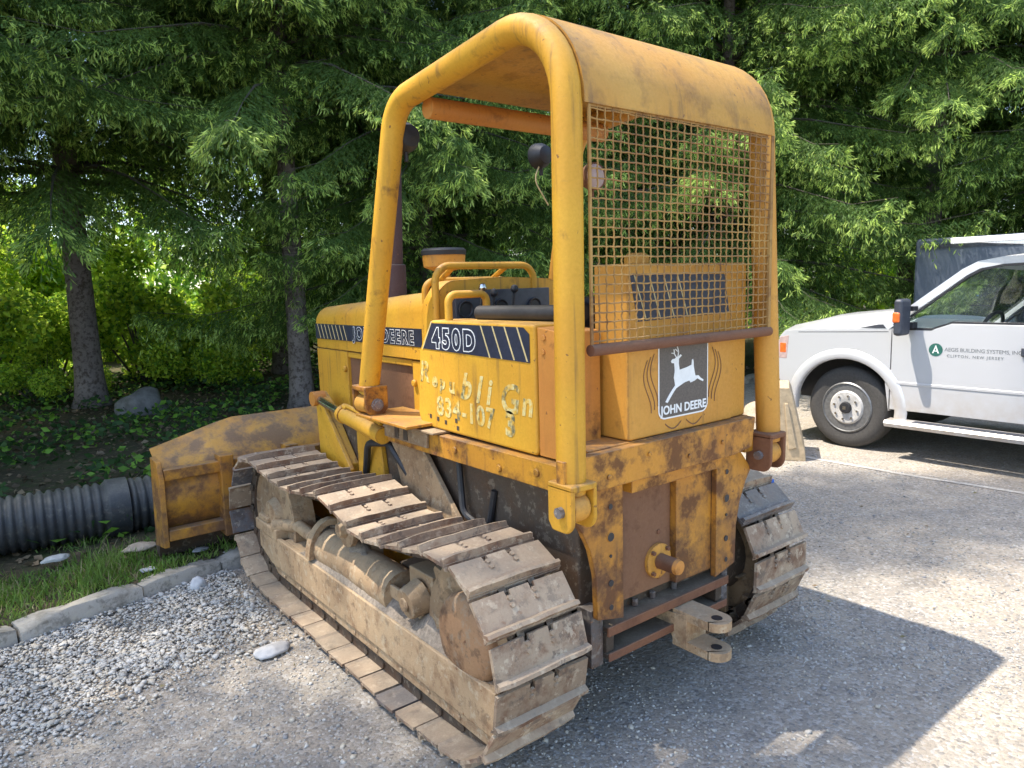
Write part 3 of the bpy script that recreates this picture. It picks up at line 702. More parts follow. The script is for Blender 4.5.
# ------------------------------------------------------------------ pickup truck (parallel to the dozer, left side X = 4.63)
TO = (5.63, -.6, 0)
tr = empty('pickup_truck', TO, 'silver white pickup truck with lettered door and black mirror, parked at the right edge', 'pickup truck')
XL, XR = 4.63, 6.63
WY, WZ, WR = 1.42, .395, .395
RY = -2.55
for x0, x1, sg in ((XL, XL + .06, -1), (XR - .06, XR, 1)):
    arc = [(WY + .485 * math.cos(a), .42 + .455 * math.sin(a)) for a in [PI * k / 24 for k in range(25)]]
    b = MB().use('car'); b.prism([(.995, .42), (.995, 1.168), (1.4, 1.158), (1.8, 1.145), (2.02, 1.125), (2.09, 1.06), (2.12, .95), (2.12, .70), (2.06, .52)] + [(y, z) for y, z in arc if y > 1.0], x0, x1)
    fo = b.build('front_fender', tr, 'car', TO)
    fl2 = MB(); x = XL if sg < 0 else XR; rings = []
    for k in range(25):
        a = -.05 * PI + 1.10 * PI * k / 24; c, d = math.cos(a), math.sin(a)
        P = lambda r, o: Vector((x + sg * o, WY + (r + .03) * c, .42 + r * d))
        rings.append([P(.455, -.05), P(.455, .006), P(.466, .014), P(.51, .011), P(.55, .003), P(.56, -.01)])
    fl2.ring_loft(rings, caps=False); fl2.build('wheel_arch_flare', fo, 'car', TO, smooth=60)
hd2 = MB().use('car'); rings = []
for y, zc, ze in ((2.12, 1.10, 1.06), (2.06, 1.19, 1.125), (1.8, 1.26, 1.145), (1.3, 1.31, 1.165), (.95, 1.335, 1.18)):
    ring = [Vector((XL + .02, y, ze - .08)), Vector((XL + .02, y, ze)), Vector((XL + .22, y, ze + .045)), Vector((XL + .42, y, zc - .02)), Vector((XL + .62, y, zc)), Vector((5.63, y, zc + .01)),
            Vector((XR - .62, y, zc)), Vector((XR - .42, y, zc - .02)), Vector((XR - .22, y, ze + .045)), Vector((XR - .02, y, ze)), Vector((XR - .02, y, ze - .08))]
    rings.append(ring)
hd2.ring_loft(rings); hdo = hd2.build('hood', tr, 'car', TO, smooth=50)
vt = MB().use('plasticgrey'); vt.prism([(1.30, 1.172), (.96, 1.178), (.98, 1.215), (1.12, 1.21)], XL + .015, XL + .019); vt.build('side_vent', tr, None, TO)
for x0 in (XL - .0012, XR - .0008):
    gp = MB(); gp.prism([(1.02, 1.145), (1.02, 1.150), (1.9, 1.118), (1.9, 1.113)], x0, x0 + .002); gp.build('panel_gap', tr, 'gap', TO)
gr = MB().use('chrome'); gr.bx(XL + .25, XR - .25, 2.09, 2.16, .70, 1.05); gr.use('black')
for k in range(3): gr.bx(XL + .30, XR - .30, 2.16, 2.165, .73 + k * .10, .81 + k * .10)
gr.build('grille', tr, None, TO, bevel=.01)
bp = MB(); bp.prism([(2.05, .45), (2.05, .66), (2.24, .66), (2.27, .55), (2.24, .43)], XL + .03, XR - .03); bp.build('front_bumper', tr, 'chrome', TO, bevel=.02)
for x0, x1 in ((XL - .002, XL + .22), (XR - .22, XR + .002)):
    hl_ = MB().use('lens'); hl_.prism([(2.02, .84), (2.00, 1.08), (2.10, 1.06), (2.15, .95), (2.15, .84)], x0, x1)
    hl_.use('amber'); hl_.bx(x0 - .002 if x0 < 5 else x1 - .02, x0 + .02 if x0 < 5 else x1 + .002, 2.03, 2.10, .90, 1.0); hl_.build('headlight', tr, None, TO, bevel=.006)
iw = MB(); iw.bx(XL + .34, XR - .34, .90, 2.05, .42, 1.08); iw.bx(XL + .07, XR - .07, .93, 2.05, 1.0, 1.06); iw.bx(XL + .5, XR - .5, -3.6, 2.0, .42, .60)
iw.build('chassis', tr, 'black', TO)
# cab: lower sides as doors, upper as pillars and roof
belt = lambda y: 1.172 if y > .66 else (1.232 if y < .50 else 1.172 + .06 * (.66 - y) / .16)
XT = .17    # tumblehome of the side glass up to the roof
def up(y, z, sg):  # point of the greenhouse side
    t = max(0, (z - 1.17) / .62); return Vector(((XL + XT * t) if sg < 0 else (XR - XT * t), y, z))
ROOFZ, CABR = 1.80, -1.45
for sg in (-1, 1):
    for (ya, yb), nm in (((.985, -.16), 'front_door'), ((-.17, -1.10), 'rear_door')):
        x = XL if sg < 0 else XR - .05
        d = MB()
        P = [(ya, .44), (yb, .44)] + ([(yb, 1.232), (.50, 1.232), (.66, 1.172), (ya, 1.172)] if nm == 'front_door' else [(yb, 1.232), (ya, 1.232)])
        d.prism(P, x, x + .05)
        d.prism([(ya - .01, .675), (yb + .01, .675), (yb + .01, .70), (ya - .01, .70)], x - .006 if sg < 0 else x + .05, x if sg < 0 else x + .056)
        do = d.build(nm, tr, 'car', TO, bevel=.010)
        hnd = MB(); hy = yb + .03 if nm == 'front_door' else yb + .10
        hnd.bx(x - .022 if sg < 0 else x + .05, x if sg < 0 else x + .072, hy, hy + .11, .985, 1.055); hnd.build('door_handle', do, 'plasticgrey', TO, bevel=.008)
        if sg < 0 and nm == 'front_door':
            lg = MB().use('green_logo'); xx = x - .0012
            lg.lathe([(.056, xx), (.056, xx - .001)], (0, .615, 1.005), 'x', 26)
            lg.use('white')
            lg.prism([(.615, 1.048), (.587, .975), (.598, .975), (.615, 1.022), (.632, .975), (.643, .975)], xx - .002, xx - .001)
            lg.prism([(.603, .990), (.603, .998), (.627, .998), (.627, .990)], xx - .0021, xx - .0011)
            lg.use('grey_text')
            lg.mesh(text_mesh('AEGIS BUILDING SYSTEMS, INC.', .0435, .0, space=.95), on_left(xx, .545, .998))
            lg.mesh(text_mesh('CLIFTON, NEW JERSEY', .033, .0003, space=1.3), on_left(xx, .525, .948))
            lg.build('door_lettering', do, None, TO, smooth=20)
    # window frame strips
    wf = MB().use('car')
    def strip(pts, w0, w1):
        rings = []
        for i, (y, z) in enumerate(pts):
            p = up(y, z, sg); q = pts[min(i + 1, len(pts) - 1)], pts[max(i - 1, 0)]
            t = Vector((0, q[0][0] - q[1][0], q[0][1] - q[1][1])).normalized(); n = Vector((0, -t.z, t.y))
            i_ = Vector((-.04 * sg, 0, 0))
            rings.append([p + n * w0, p - n * w1, p - n * w1 + i_, p + n * w0 + i_])
        wf.ring_loft(rings)
    strip([(1.05, 1.185), (.70, 1.475), (.47, 1.665), (.37, 1.722), (.20, 1.752), (-.2, 1.765), (-1.0, 1.768), (CABR, 1.76)], .03, .032)
    strip([(-.165, 1.24), (-.165, 1.79)], .045, .045); strip([(CABR + .02, 1.20), (CABR + .02, 1.79)], .05, .30)
    wf.build('window_frame', tr, 'car', TO, smooth=60)
    tr_ = MB().use('black')
    def seal(pts, w):
        rings = []
        for y, z in pts:
            p = up(y, z, sg); rings.append([p + Vector((sg * .004, 0, w)), p + Vector((sg * .004, 0, -w)), p + Vector((-.03 * sg, 0, -w)), p + Vector((-.03 * sg, 0, w))])
        tr_.ring_loft(rings)
    seal([(.93, 1.176), (.66, 1.180), (.50, 1.240), (-1.4, 1.240)], .010); seal([(.93, 1.22), (.66, 1.445), (.43, 1.635), (.34, 1.685), (.19, 1.714), (-.2, 1.727), (-1.4, 1.727)], .010)
    tr_.build('window_seal', tr, None, TO)
    gl = MB().use('glass')
    def gpoly(P): gl._f([gl.bm.verts.new(up(y, z, sg) + Vector((-.02 * sg, 0, 0))) for y, z in P])
    gpoly([(.97, 1.18), (.67, 1.45), (.44, 1.64), (.34, 1.695), (.19, 1.724), (-.14, 1.735), (-.14, 1.23), (.50, 1.23), (.66, 1.172)]); gpoly([(-.20, 1.23), (-.20, 1.735), (-1.12, 1.735), (-1.12, 1.23)])
    gl.build('side_window', tr, None, TO)
rfm = MB(); rings = []
for y, dz_ in ((.38, -.045), (.22, .0), (-.2, .045), (-1.0, .05), (CABR, .0)):
    rings.append([Vector((XL + XT, y, 1.752 + min(0, dz_))), Vector((XL + XT + .12, y, 1.79 + dz_)), Vector((5.63, y, 1.82 + dz_)), Vector((XR - XT - .12, y, 1.79 + dz_)), Vector((XR - XT, y, 1.752 + min(0, dz_))), Vector((5.63, y, 1.73))])
rfm.ring_loft(rings); rfm.build('cab_roof', tr, 'car', TO, smooth=60)
ws = MB().use('glass'); ws._f([ws.bm.verts.new(Vector(p)) for p in ((XL + .09, 1.03, 1.21), (XR - .09, 1.03, 1.21), (XR - XT - .04, .37, 1.745), (XL + XT + .04, .37, 1.745))]); ws.build('windscreen', tr, None, TO)
bk = MB(); bk.bx(XL + .05, XR - .05, CABR - .05, CABR, .45, 1.25); bk.bx(XL + .2, XL + .5, CABR - .05, CABR, 1.25, 1.78); bk.bx(XR - .5, XR - .2, CABR - .05, CABR, 1.25, 1.78); bk.build('cab_back', tr, 'car', TO)
it = MB().use('interior'); it.bx(XL + .08, XR - .08, .62, .94, .6, 1.17); it.bx(XL + .06, XR - .06, -1.4, .95, .44, .5); it.build('cab_interior', tr, None, TO, bevel=.02)
for x in (XL + .28, XR - .82):
    it = MB().use('interior'); it.bx(x, x + .5, -.35, .15, .5, .85); it.prism([(-.28, .85), (-.46, 1.42), (-.36, 1.44), (-.16, .85)], x, x + .5); so_ = it.build('seat', tr, None, TO, bevel=.03)
    it = MB().use('interior'); it.prism([(-.46, 1.46), (-.49, 1.64), (-.40, 1.64), (-.37, 1.46)], x + .12, x + .38); it.build('headrest', so_, None, TO, bevel=.02)
sw = MB(); sw.tube([(XL + .52 + .19 * math.cos(a), .44 - .07 * math.sin(a), 1.16 + .18 * math.sin(a)) for a in [2 * PI * k / 24 for k in range(24)]], .016, 8, closed=True); sw.cyl((XL + .52, .44, 1.16), (XL + .52, .66, 1.08), .03); sw.build('steering_wheel', tr, 'black', TO)
for sg in (-1, 1):
    x = XL if sg < 0 else XR
    m_ = MB().use('plasticgrey'); m_.bx(min(x + sg * .25, x + sg * .06), max(x + sg * .25, x + sg * .06), .80, .88, 1.13, 1.45); mo = m_.build('side_mirror', tr, None, TO, bevel=.03)
    a_ = MB(); a_.bx(min(x + sg * .08, x - sg * .01), max(x + sg * .08, x - sg * .01), .78, .86, 1.19, 1.24); a_.bx(min(x + sg * .08, x - sg * .01), max(x + sg * .08, x - sg * .01), .78, .86, 1.34, 1.38); a_.build('mirror_arm', mo, 'black', TO)
    l_ = MB(); l_.bx(min(x + sg * .256, x + sg * .20), max(x + sg * .256, x + sg * .20), .815, .885, 1.24, 1.34); l_.build('marker_lamp', mo, 'amber', TO, bevel=.02)
    rb_ = MB().use('car'); rb_.prism([(x - sg * .02, .36), (x + sg * .10, .355), (x + sg * .12, .33), (x + sg * .10, .295), (x - sg * .02, .30)], -1.5, .98, 'y'); rb_.use('plasticgrey'); rb_.bx(min(x, x + sg * .09), max(x, x + sg * .09), -1.35, .75, .3555, .3595); rb_.build('running_board', tr, None, TO, bevel=.006)
def wheel(y, sg, name):
    x = XL + .06 if sg < 0 else XR - .06
    X_ = lambda a: x + sg * a     # a outward
    t_ = MB().use('tyre'); t_.lathe([(.245, X_(-.02)), (.30, X_(-.005)), (.36, X_(-.01)), (.385, X_(-.03)), (.395, X_(-.05)), (.395, X_(-.20)), (.385, X_(-.22)), (.30, X_(-.245)), (.245, X_(-.23))], (0, y, WZ), 'x', 40)
    for k in range(3): t_.lathe([(.3965, X_(-.07 - k * .045)), (.3965, X_(-.085 - k * .045))], (0, y, WZ), 'x', 40)
    w_ = t_.build(name, tr, None, TO, smooth=50)
    r_ = MB().use('rim_dark'); r_.lathe([(.247, X_(-.015)), (.235, X_(-.005)), (.225, X_(-.02)), (.215, X_(-.09)), (.20, X_(-.10))], (0, y, WZ), 'x', 36)
    r_.use('rim'); r_.lathe([(.205, X_(-.095)), (.18, X_(-.06)), (.165, X_(-.012)), (.15, X_(.0)), (.075, X_(.002)), (.055, X_(-.005))], (0, y, WZ), 'x', 36)
    r_.use('black'); r_.lathe([(.058, X_(.0)), (.05, X_(.03)), (.02, X_(.032))], (0, y, WZ), 'x', 18)
    for k in range(4): a = PI / 4 + k * PI / 2; r_.lathe([(.030, X_(-.072)), (.026, X_(-.056))], (0, y + .187 * math.cos(a), WZ + .187 * math.sin(a)), 'x', 10)
    r_.use('chrome'); r_.bx(X_(.03) - .004, X_(.03) + .004, y - .016, y + .016, WZ - .016, WZ + .016)
    for k in range(8): a = k * PI / 4 + .2; r_.cyl((X_(-.002), y + .115 * math.cos(a), WZ + .115 * math.sin(a)), (X_(.014), y + .115 * math.cos(a), WZ + .115 * math.sin(a)), .011, n=6)
    r_.build('rim', w_, None, TO, smooth=35)
for sg in (-1, 1): wheel(WY, sg, 'wheel'); wheel(RY, sg, 'wheel')
# cargo bed and ladder rack
bd = MB()
for x0, x1 in ((XL, XL + .06), (XR - .06, XR)):
    bd.prism([(-1.55, .50), (-1.55, 1.25), (-3.75, 1.25), (-3.75, .55), (-3.05, .55), (-2.98, .80), (-2.75, .93), (-2.35, .93), (-2.12, .80), (-2.05, .50)], x0, x1)
bd.bx(XL + .06, XR - .06, -3.75, -1.55, .62, .68); bd.bx(XL + .06, XR - .06, -3.75, -3.70, .68, 1.22); bd.bx(XL + .06, XR - .06, -1.60, -1.55, .68, 1.22)
bd.build('cargo_bed', tr, 'car', TO, bevel=.01)
rk = MB()
for x in (XL + .12, XR - .12):
    rk.bx(x - .03, x + .03, -3.70, .58, 1.905, 1.955)
    for y in (-1.62, -3.6): rk.bx(x - .025, x + .025, y - .03, y + .03, 1.22, 1.905)
for y in (.45, -.8, -1.62, -2.6, -3.6): rk.bx(XL + .15, XR - .15, y - .02, y + .02, 1.912, 1.948)
rk.build('ladder_rack', tr, 'white', TO, bevel=.006)

# ------------------------------------------------------------------ dark box trailer parked behind the pickup
V0 = (9.5, -.1, 0)
vn = empty('cargo_trailer', V0, 'dark blue grey box trailer in the shade behind the pickup cab', 'trailer')
v = MB(); v.bx(8.5, 10.5, -2.6, 2.48, .55, 2.12); v.build('body', vn, 'trailer', V0, bevel=.05)
v = MB(); v.bx(8.49, 8.5, -2.55, 2.4, .62, .70); v.bx(8.49, 8.5, -2.55, 2.4, 1.98, 2.04); v.build('side_rail', vn, 'plasticgrey', V0)
v = MB(); v.bx(9.45, 9.55, 2.48, 3.4, .50, .58); v.build('tow_bar', vn, 'black', V0)
for x in (8.50, 10.34):
    for y in (-.5, .35): w = MB(); w.lathe([(.05, x), (.30, x), (.33, x + .03), (.33, x + .13), (.30, x + .16), (.05, x + .16)], (0, y, .33), 'x', 26); w.build('wheel', vn, 'tyre', V0)

# ------------------------------------------------------------------ small things
jb = empty('concrete_barrier', (3.95, 1.62, 0), 'tan grooved concrete barrier end standing between bulldozer and pickup wheel', 'barrier')
m = MB(); vd = Vector((.855, .52)).normalized(); pd = Vector((-vd.y, vd.x))
prof = [(-.31, 0), (-.30, .08), (-.12, .62), (-.09, .66), (.09, .66), (.12, .62), (.30, .08), (.31, 0)]
rings = [[Vector((4.02 + vd.x * s + pd.x * a * .72, 1.70 + vd.y * s + pd.y * a * .72, z * 1.02)) for a, z in prof] for s in (-.25, .25)]
m.ring_loft(rings)
for sd_ in (-1, 1):
    r2 = [[Vector((4.02 + vd.x * s + pd.x * a * sd_ * .72, 1.70 + vd.y * s + pd.y * a * sd_ * .72, z * 1.02)) for a, z in ((.10, .10), (.20, .12), (.085, .52), (.04, .52))] for s in (-.265, -.249)]
    m.ring_loft(r2)
m.build('block', jb, 'concrete', (3.95, 1.62, 0), bevel=.01)
bt = MB().use('blue'); ax = Vector((.7, -.7, 0)); p0 = Vector((2.80, 1.27, .055))
bt.tube([p0, p0 + ax * .02, p0 + ax * .16, p0 + ax * .20, p0 + ax * .235], [.03, .052, .052, .024, .022], 16); bto = bt.build('plastic_bottle', None, None); tag(bto, 'small blue plastic bottle lying on the gravel beside the right track', 'bottle')
wb = MB().use('white'); wb.lathe([(.045, 1.536), (.05, 1.545), (.05, 1.66), (.022, 1.70), (.022, 1.73)], (.415, .10, 0), 'z', 16); wbo = wb.build('spray_bottle', None, None); tag(wbo, 'white bottle standing on the console behind the mesh screen', 'bottle')
# ------------------------------------------------------------------ ground
def kerb_y(x): return 2.03 + .26 * (x + 2.05)
def ground_mat(name, kind):
    m, nt, b = new_mat(name); v = pos(nt)
    nb = noise(nt, v, .9, 5, .6); nm = noise(nt, v, 6, 8, .7); nf = noise(nt, v, 70, 6, .75)
    vo = N(nt, 'ShaderNodeTexVoronoi'); vo.inputs['Scale'].default_value = 75 if kind == 'lot' else 30; L(nt, v, vo.inputs['Vector'])
    sepc = N(nt, 'ShaderNodeSeparateColor'); L(nt, vo.outputs['Color'], sepc.inputs[0])
    if kind == 'lot':
        c = mix(nt, ramp(nt, nb, .38, .62), (.43, .36, .275), (.345, .305, .255))
        c = mix(nt, ramp(nt, nm, .35, .7, 0, .55), c, (.20, .185, .165))
        np_ = noise(nt, v, 2.3, 7, .7); c = mix(nt, ramp(nt, np_, .52, .66, 0, .6), c, (.46, .405, .32))       # dusty fines
        c = mix(nt, ramp(nt, noise(nt, v, 1.4, 6, .65), .60, .70, 0, .5), c, (.13, .12, .11))                 # oil and damp stains
        c = mix(nt, ramp(nt, sepc.outputs[0], .55, 1., 0, .6), c, (.52, .50, .47))
        c = mix(nt, ramp(nt, sepc.outputs[1], .72, 1., 0, .65), c, (.13, .125, .12))
        c = mix(nt, ramp(nt, nf, .45, .8, 0, .6), c, (.17, .155, .135))
    elif kind == 'verge':
        c = mix(nt, ramp(nt, nb, .4, .6), (.055, .045, .028), (.075, .065, .035))
        c = mix(nt, ramp(nt, nm, .5, .65), c, (.045, .07, .02))
        c = mix(nt, ramp(nt, sepc.outputs[0], .8, 1., 0, .6), c, (.16, .115, .07))
    L(nt, c, b.inputs['Base Color']); b.inputs['Roughness'].default_value = .95; b.inputs['Specular IOR Level'].default_value = .15
    hh = math_(nt, 'ADD', math_(nt, 'MULTIPLY', vo.outputs['Distance'], -.6), math_(nt, 'ADD', nf, math_(nt, 'MULTIPLY', nm, 1.5)))
    bump(nt, b, hh, .75, .012); return m
M['lot'] = ground_mat('gravel_lot', 'lot'); M['verge'] = ground_mat('verge_soil', 'verge')
g = MB(); g._f([g.bm.verts.new(p) for p in ((-300, -300, -.02), (300, -300, -.02), (300, 300, -.02), (-300, 300, -.02))]); tag(g.build('ground', None, 'verge'), kind='structure')
def grid_obj(name, x0, x1, y0, y1, n, m_, zf, mat):
    V = []; F = []
    for j in range(m_ + 1):
        for i in range(n + 1):
            x = x0 + (x1 - x0) * i / n; ya, yb = y0(x), y1(x); y = ya + (yb - ya) * (j / m_) ** 1.6 if name != 'gravel_lot' else ya + (yb - ya) * j / m_
            V.append((x, y, zf(x, y)))
    for j in range(m_):
        for i in range(n): a = j * (n + 1) + i; F.append((a, a + 1, a + n + 2, a + n + 1))
    return raw_obj(name, raw_mesh(name, V, F, [mat], smooth=True))
def lot_z(x, y):
    return .012 * (mnoise.noise(Vector((x * .9, y * .9, 0)))) * min(1, max(0, (abs(x) - .95) * 2)) + .004 * mnoise.noise(Vector((x * 5, y * 5, 3)))
tag(grid_obj('gravel_lot', -12, 14, lambda x: -12, lambda x: kerb_y(x) + .03, 260, 150, lot_z, 'lot'), kind='structure')
def verge_z(x, y):
    d = y - kerb_y(x); return .085 - .045 * min(1, max(0, d - .3) / .9) + .03 * mnoise.noise(Vector((x * .8, y * .8, 5))) * min(1, d) + .012 * max(0, d - 6)
tag(grid_obj('grass_verge', -20, 22, lambda x: kerb_y(x) + .10, lambda x: kerb_y(x) + 40, 120, 90, verge_z, 'verge'), kind='structure')
kb = MB().use('stone'); kx = -12.; rk_ = random.Random(5)
kd = Vector((1, .26, 0)).normalized(); kn = Vector((-kd.y, kd.x, 0))
M['kerb'] = weathered('kerb_stone', (.40, .36, .30), (.33, .30, .26), rust=(.16, .13, .09), rust_at=(.50, .64), rust_max=.75, dust=(.4, .36, .28), dust_amt=.5, rough=.9, streak=.5, grime=(.08, .07, .05), bstr=1., mottled=.5)
while kx < 13:
    ln_ = rk_.uniform(.36, .62); p = Vector((kx, kerb_y(kx), 0)); a = p + kn * rk_.uniform(-.012, .012); zt = .098 + rk_.uniform(-.012, .012); q = a + kd * (ln_ - .012)
    rings = []
    for t in [k / 5 for k in range(6)]:
        c = a.lerp(q, t); e = .014 if t in (0, 1) else 0; j = lambda: rk_.uniform(-.010, .010)
        rings.append([c + kn * (.0 + j()) + Vector((0, 0, -.05)), c + kn * (.004 + j()) + Vector((0, 0, zt - .022 - e + j())), c + kn * (.022 + j()) + Vector((0, 0, zt - e + j())), c + kn * (.115 + j()) + Vector((0, 0, zt - e + j())), c + kn * (.135 + j()) + Vector((0, 0, zt - .02 - e)), c + kn * .135 + Vector((0, 0, -.05))])
    kb.ring_loft(rings); kx += ln_ * kd.x
tag(kb.build('kerb', None, 'kerb', smooth=50), kind='structure')
V = []; F = []
for k in range(60):
    y = 1.6 - k * .0865; x = 4.02 - .047 * (y - 1.6)
    for w_ in (0, .06): V.append((x + w_, y, lot_z(x + w_, y) + .005))
    if k: q = 2 * k; F.append((q - 2, q - 1, q + 1, q))
def worn_line():
    m, nt, b = new_mat('worn_line_paint'); v = pos(nt); n = noise(nt, v, 40, 6, .75)
    L(nt, mix(nt, ramp(nt, n, .36, .52), (.58, .55, .49), (.38, .345, .30)), b.inputs['Base Color']); b.inputs['Roughness'].default_value = .9; return m
tag(raw_obj('parking_line', raw_mesh('parking_line', V, F, [worn_line()])), kind='structure')
# loose stones
def stone_protos(k):
    out = []
    for i in range(k):
        bm = bmesh.new(); bmesh.ops.create_icosphere(bm, subdivisions=1, radius=1.); R = random.Random(i)
        for vv in bm.verts: vv.co *= R.uniform(.58, 1.22); vv.co.z *= .66; vv.co.x *= 1.2
        bm.verts.index_update(); V = np.array([vv.co[:] for vv in bm.verts]); F = np.array([[q.index for q in f.verts] for f in bm.faces]); bm.free(); out.append((V, F))
    return out
SP_ = stone_protos(6)
def scatter_stones(name, P, S, mats, label=None):
    VV = []; FF = []; MI = []; n0 = 0; q = random.Random(8)
    for (x, y, z), s in zip(P, S):
        V, F = SP_[q.randrange(6)]; a = q.uniform(0, 6.28); t = q.uniform(-.5, .5); c, d = math.cos(a), math.sin(a)
        W = V * s; W = W @ np.array([[math.cos(t), 0, math.sin(t)], [0, 1, 0], [-math.sin(t), 0, math.cos(t)]]) @ np.array([[c, d, 0], [-d, c, 0], [0, 0, 1]])
        VV.append(W + np.array([x, y, z])); FF.append(F + n0); MI += [q.choice(range(len(mats)))] * len(F); n0 += len(V)
    return raw_obj(name, raw_mesh(name, np.vstack(VV), np.vstack(FF), mats, MI))
M['st1'] = plain('pale_gravel', (.48, .455, .41), .9, var=.3, scale=40, bstr=.2); M['st2'] = plain('mid_gravel', (.36, .34, .305), .9, var=.3, scale=40, bstr=.2); M['st3'] = plain('dark_gravel', (.24, .235, .23), .9, var=.3, scale=40, bstr=.2); M['st4'] = plain('warm_gravel', (.46, .41, .33), .9, var=.3, scale=40, bstr=.2)
Q = random.Random(21); P = []; S = []
while len(P) < 15000:
    x = Q.uniform(-3.2, -.86); y = Q.uniform(.75, 2.4); d = kerb_y(x) - y
    if d < .0 or x > -.90 + .0: continue
    dens = 1. if d < .55 else max(0, 1 - (d - .55) / .62) ** 1.3
    if Q.random() > dens * (.75 + .5 * mnoise.noise(Vector((x * 3, y * 3, 0)))): continue
    s = Q.uniform(.003, .010) * (1.9 if Q.random() < .13 else 1); P.append((x, y, .010 + lot_z(x, y) + Q.random() * .02 * max(0, 1 - d))); S.append(s)
tag(scatter_stones('gravel_heap', P, S, ['st1', 'st1', 'st2', 'st4']), kind='stuff')
P = []; S = []
while len(P) < 26000:
    x = Q.uniform(-2.6, 4.2); y = Q.uniform(-1.8, 2.3)
    dd = math.hypot(x + 2.08, y + 2.03)
    if y > kerb_y(x) - .02: continue
    big = Q.random() < .04
    w = max(.0, mnoise.noise(Vector((x * 1.3, y * 1.3, 9))) + .55)
    if x > 1.5: w *= .5
    if Q.random() > w: continue
    s = Q.uniform(.003, .007) * (2. if big else 1); P.append((x, y, s * .25 + lot_z(x, y))); S.append(s)
tag(scatter_stones('loose_chips', P, S, ['st1', 'st2', 'st3', 'st4', 'st2']), kind='stuff')
def boulder(name, loc, size, mat, label, cat, seed, group=None):
    bm = bmesh.new(); bmesh.ops.create_icosphere(bm, subdivisions=3, radius=1.)
    for vv in bm.verts:
        f = 1 + .32 * mnoise.noise(vv.co * 1.2 + Vector((seed, 0, 0))) + .12 * mnoise.noise(vv.co * 4 + Vector((0, seed, 0)))
        vv.co = Vector((vv.co.x * f * size[0], vv.co.y * f * size[1], max(-.3, vv.co.z) * f * size[2]))
    for f in bm.faces: f.smooth = True
    me = bpy.data.meshes.new(name); bm.to_mesh(me); bm.free(); me.materials.append(M[mat])
    o = raw_obj(name, me, None, loc); return tag(o, label, cat, group)
boulder('flat_stone', (-1.06, 1.17, .02), (.085, .05, .028), 'stone', 'flat pale grey stone lying alone on the gravel beside the left track', 'stone', 1.)
boulder('flat_stone', (-1.12, 2.17, .03), (.045, .04, .05), 'stone', 'small pale stone leaning against the kerb near the track', 'stone', 4.)
boulder('boulder', (-.05, 8.9, .12), (.32, .25, .26), 'rock', 'dark grey boulder in the shade under the trees', 'boulder', 7.)
boulder('rock', (5.35, 2.75, .05), (.25, .2, .18), 'browncard', 'brown rock on the ground in front of the pickup tyre', 'rock', 9.)
for k, (x, y, r) in enumerate(((-1.28, 2.86, .06), (-1.32, 2.42, .028), (-1.0, 2.55, .03), (-1.72, 3.0, .045))):
    lab = ('curled dry tan leaf litter piece lying in the grass', 'small pale stone in the grass just behind the kerb', 'pale pebble in the grass near the track front', 'pale flat stone in the grass below the black pipe')[k]
    boulder(('dead_leaf', 'pebble', 'pebble', 'pebble')[k], (x, y, .105), (r * 1.6, r, r * .45), ('browncard', 'stone', 'stone', 'st1')[k], lab, ('leaf', 'pebble', 'pebble', 'pebble')[k], k + 2.)
# corrugated drain pipe
pp = MB(); prof = []; L0, L1, PR = -5.2, -.75, .178
n = int((L1 - L0) / .0090); path = []; rad = []
for k in range(n + 1):
    x = L0 + (L1 - L0) * k / n; y = 3.56 - .03 * (x + 2) + .02 * math.sin(x * 1.7); path.append((x, y, .215 + .008 * math.sin(x * 2)))
    ph = (k % 6); rr = PR + (.008, .012, .012, .007, -.007, -.007)[ph]
    if abs(x + 1.28) < .07: rr = PR + .026
    rad.append(rr)
pp.tube(path, rad, 28); tag(pp.build('drain_pipe', None, 'pipe', smooth=65), 'black corrugated plastic drain pipe lying in the grass left of the blade', 'drain pipe')
# ------------------------------------------------------------------ vegetation
def leaf_mat(name, c1, c2, trans=.35, rough=.55, scale=3.):
    m = bpy.data.materials.new(name); m.use_nodes = True; nt = m.node_tree; nt.nodes.clear()
    out = N(nt, 'ShaderNodeOutputMaterial'); g = N(nt, 'ShaderNodeNewGeometry')
    n = noise(nt, g.outputs['Position'], scale, 4, .6)
    c0 = mix(nt, ramp(nt, n, .35, .65), c1, c2)
    rp = math_(nt, 'ADD', math_(nt, 'MULTIPLY', g.outputs['Random Per Island'], .6), .7)
    hs = N(nt, 'ShaderNodeHueSaturation'); L(nt, rp, hs.inputs['Value']); L(nt, c0, hs.inputs['Color']); c = hs.outputs[0]
    p = N(nt, 'ShaderNodeBsdfPrincipled'); L(nt, c, p.inputs['Base Color']); p.inputs['Roughness'].default_value = rough; p.inputs['Specular IOR Level'].default_value = .3
    t = N(nt, 'ShaderNodeBsdfTranslucent'); L(nt, c, t.inputs['Color'])
    ms = N(nt, 'ShaderNodeMixShader'); ms.inputs[0].default_value = trans
    L(nt, p.outputs[0], ms.inputs[1]); L(nt, t.outputs[0], ms.inputs[2]); L(nt, ms.outputs[0], out.inputs['Surface']); return m
M['needle'] = leaf_mat('spruce_needles', (.095, .175, .04), (.145, .235, .055), .5)
M['tip'] = leaf_mat('spruce_new_growth', (.40, .56, .11), (.54, .68, .18), .5)
M['twig'] = plain('grey_twig', (.085, .072, .055), .9, bstr=0)
M['bark'] = weathered('spruce_bark', (.16, .13, .115), (.22, .18, .16), rust=(.09, .065, .05), rust_at=(.48, .6), dust=(.2, .2, .17), dust_amt=.1, rough=.9, streak=.7, grime=(.05, .04, .035), bstr=1., rscale=18)
M['leaf_bright'] = leaf_mat('bright_shrub_leaves', (.40, .58, .045), (.60, .72, .09), .5)
M['leaf_mid'] = leaf_mat('shrub_leaves', (.14, .29, .035), (.21, .37, .05), .45)
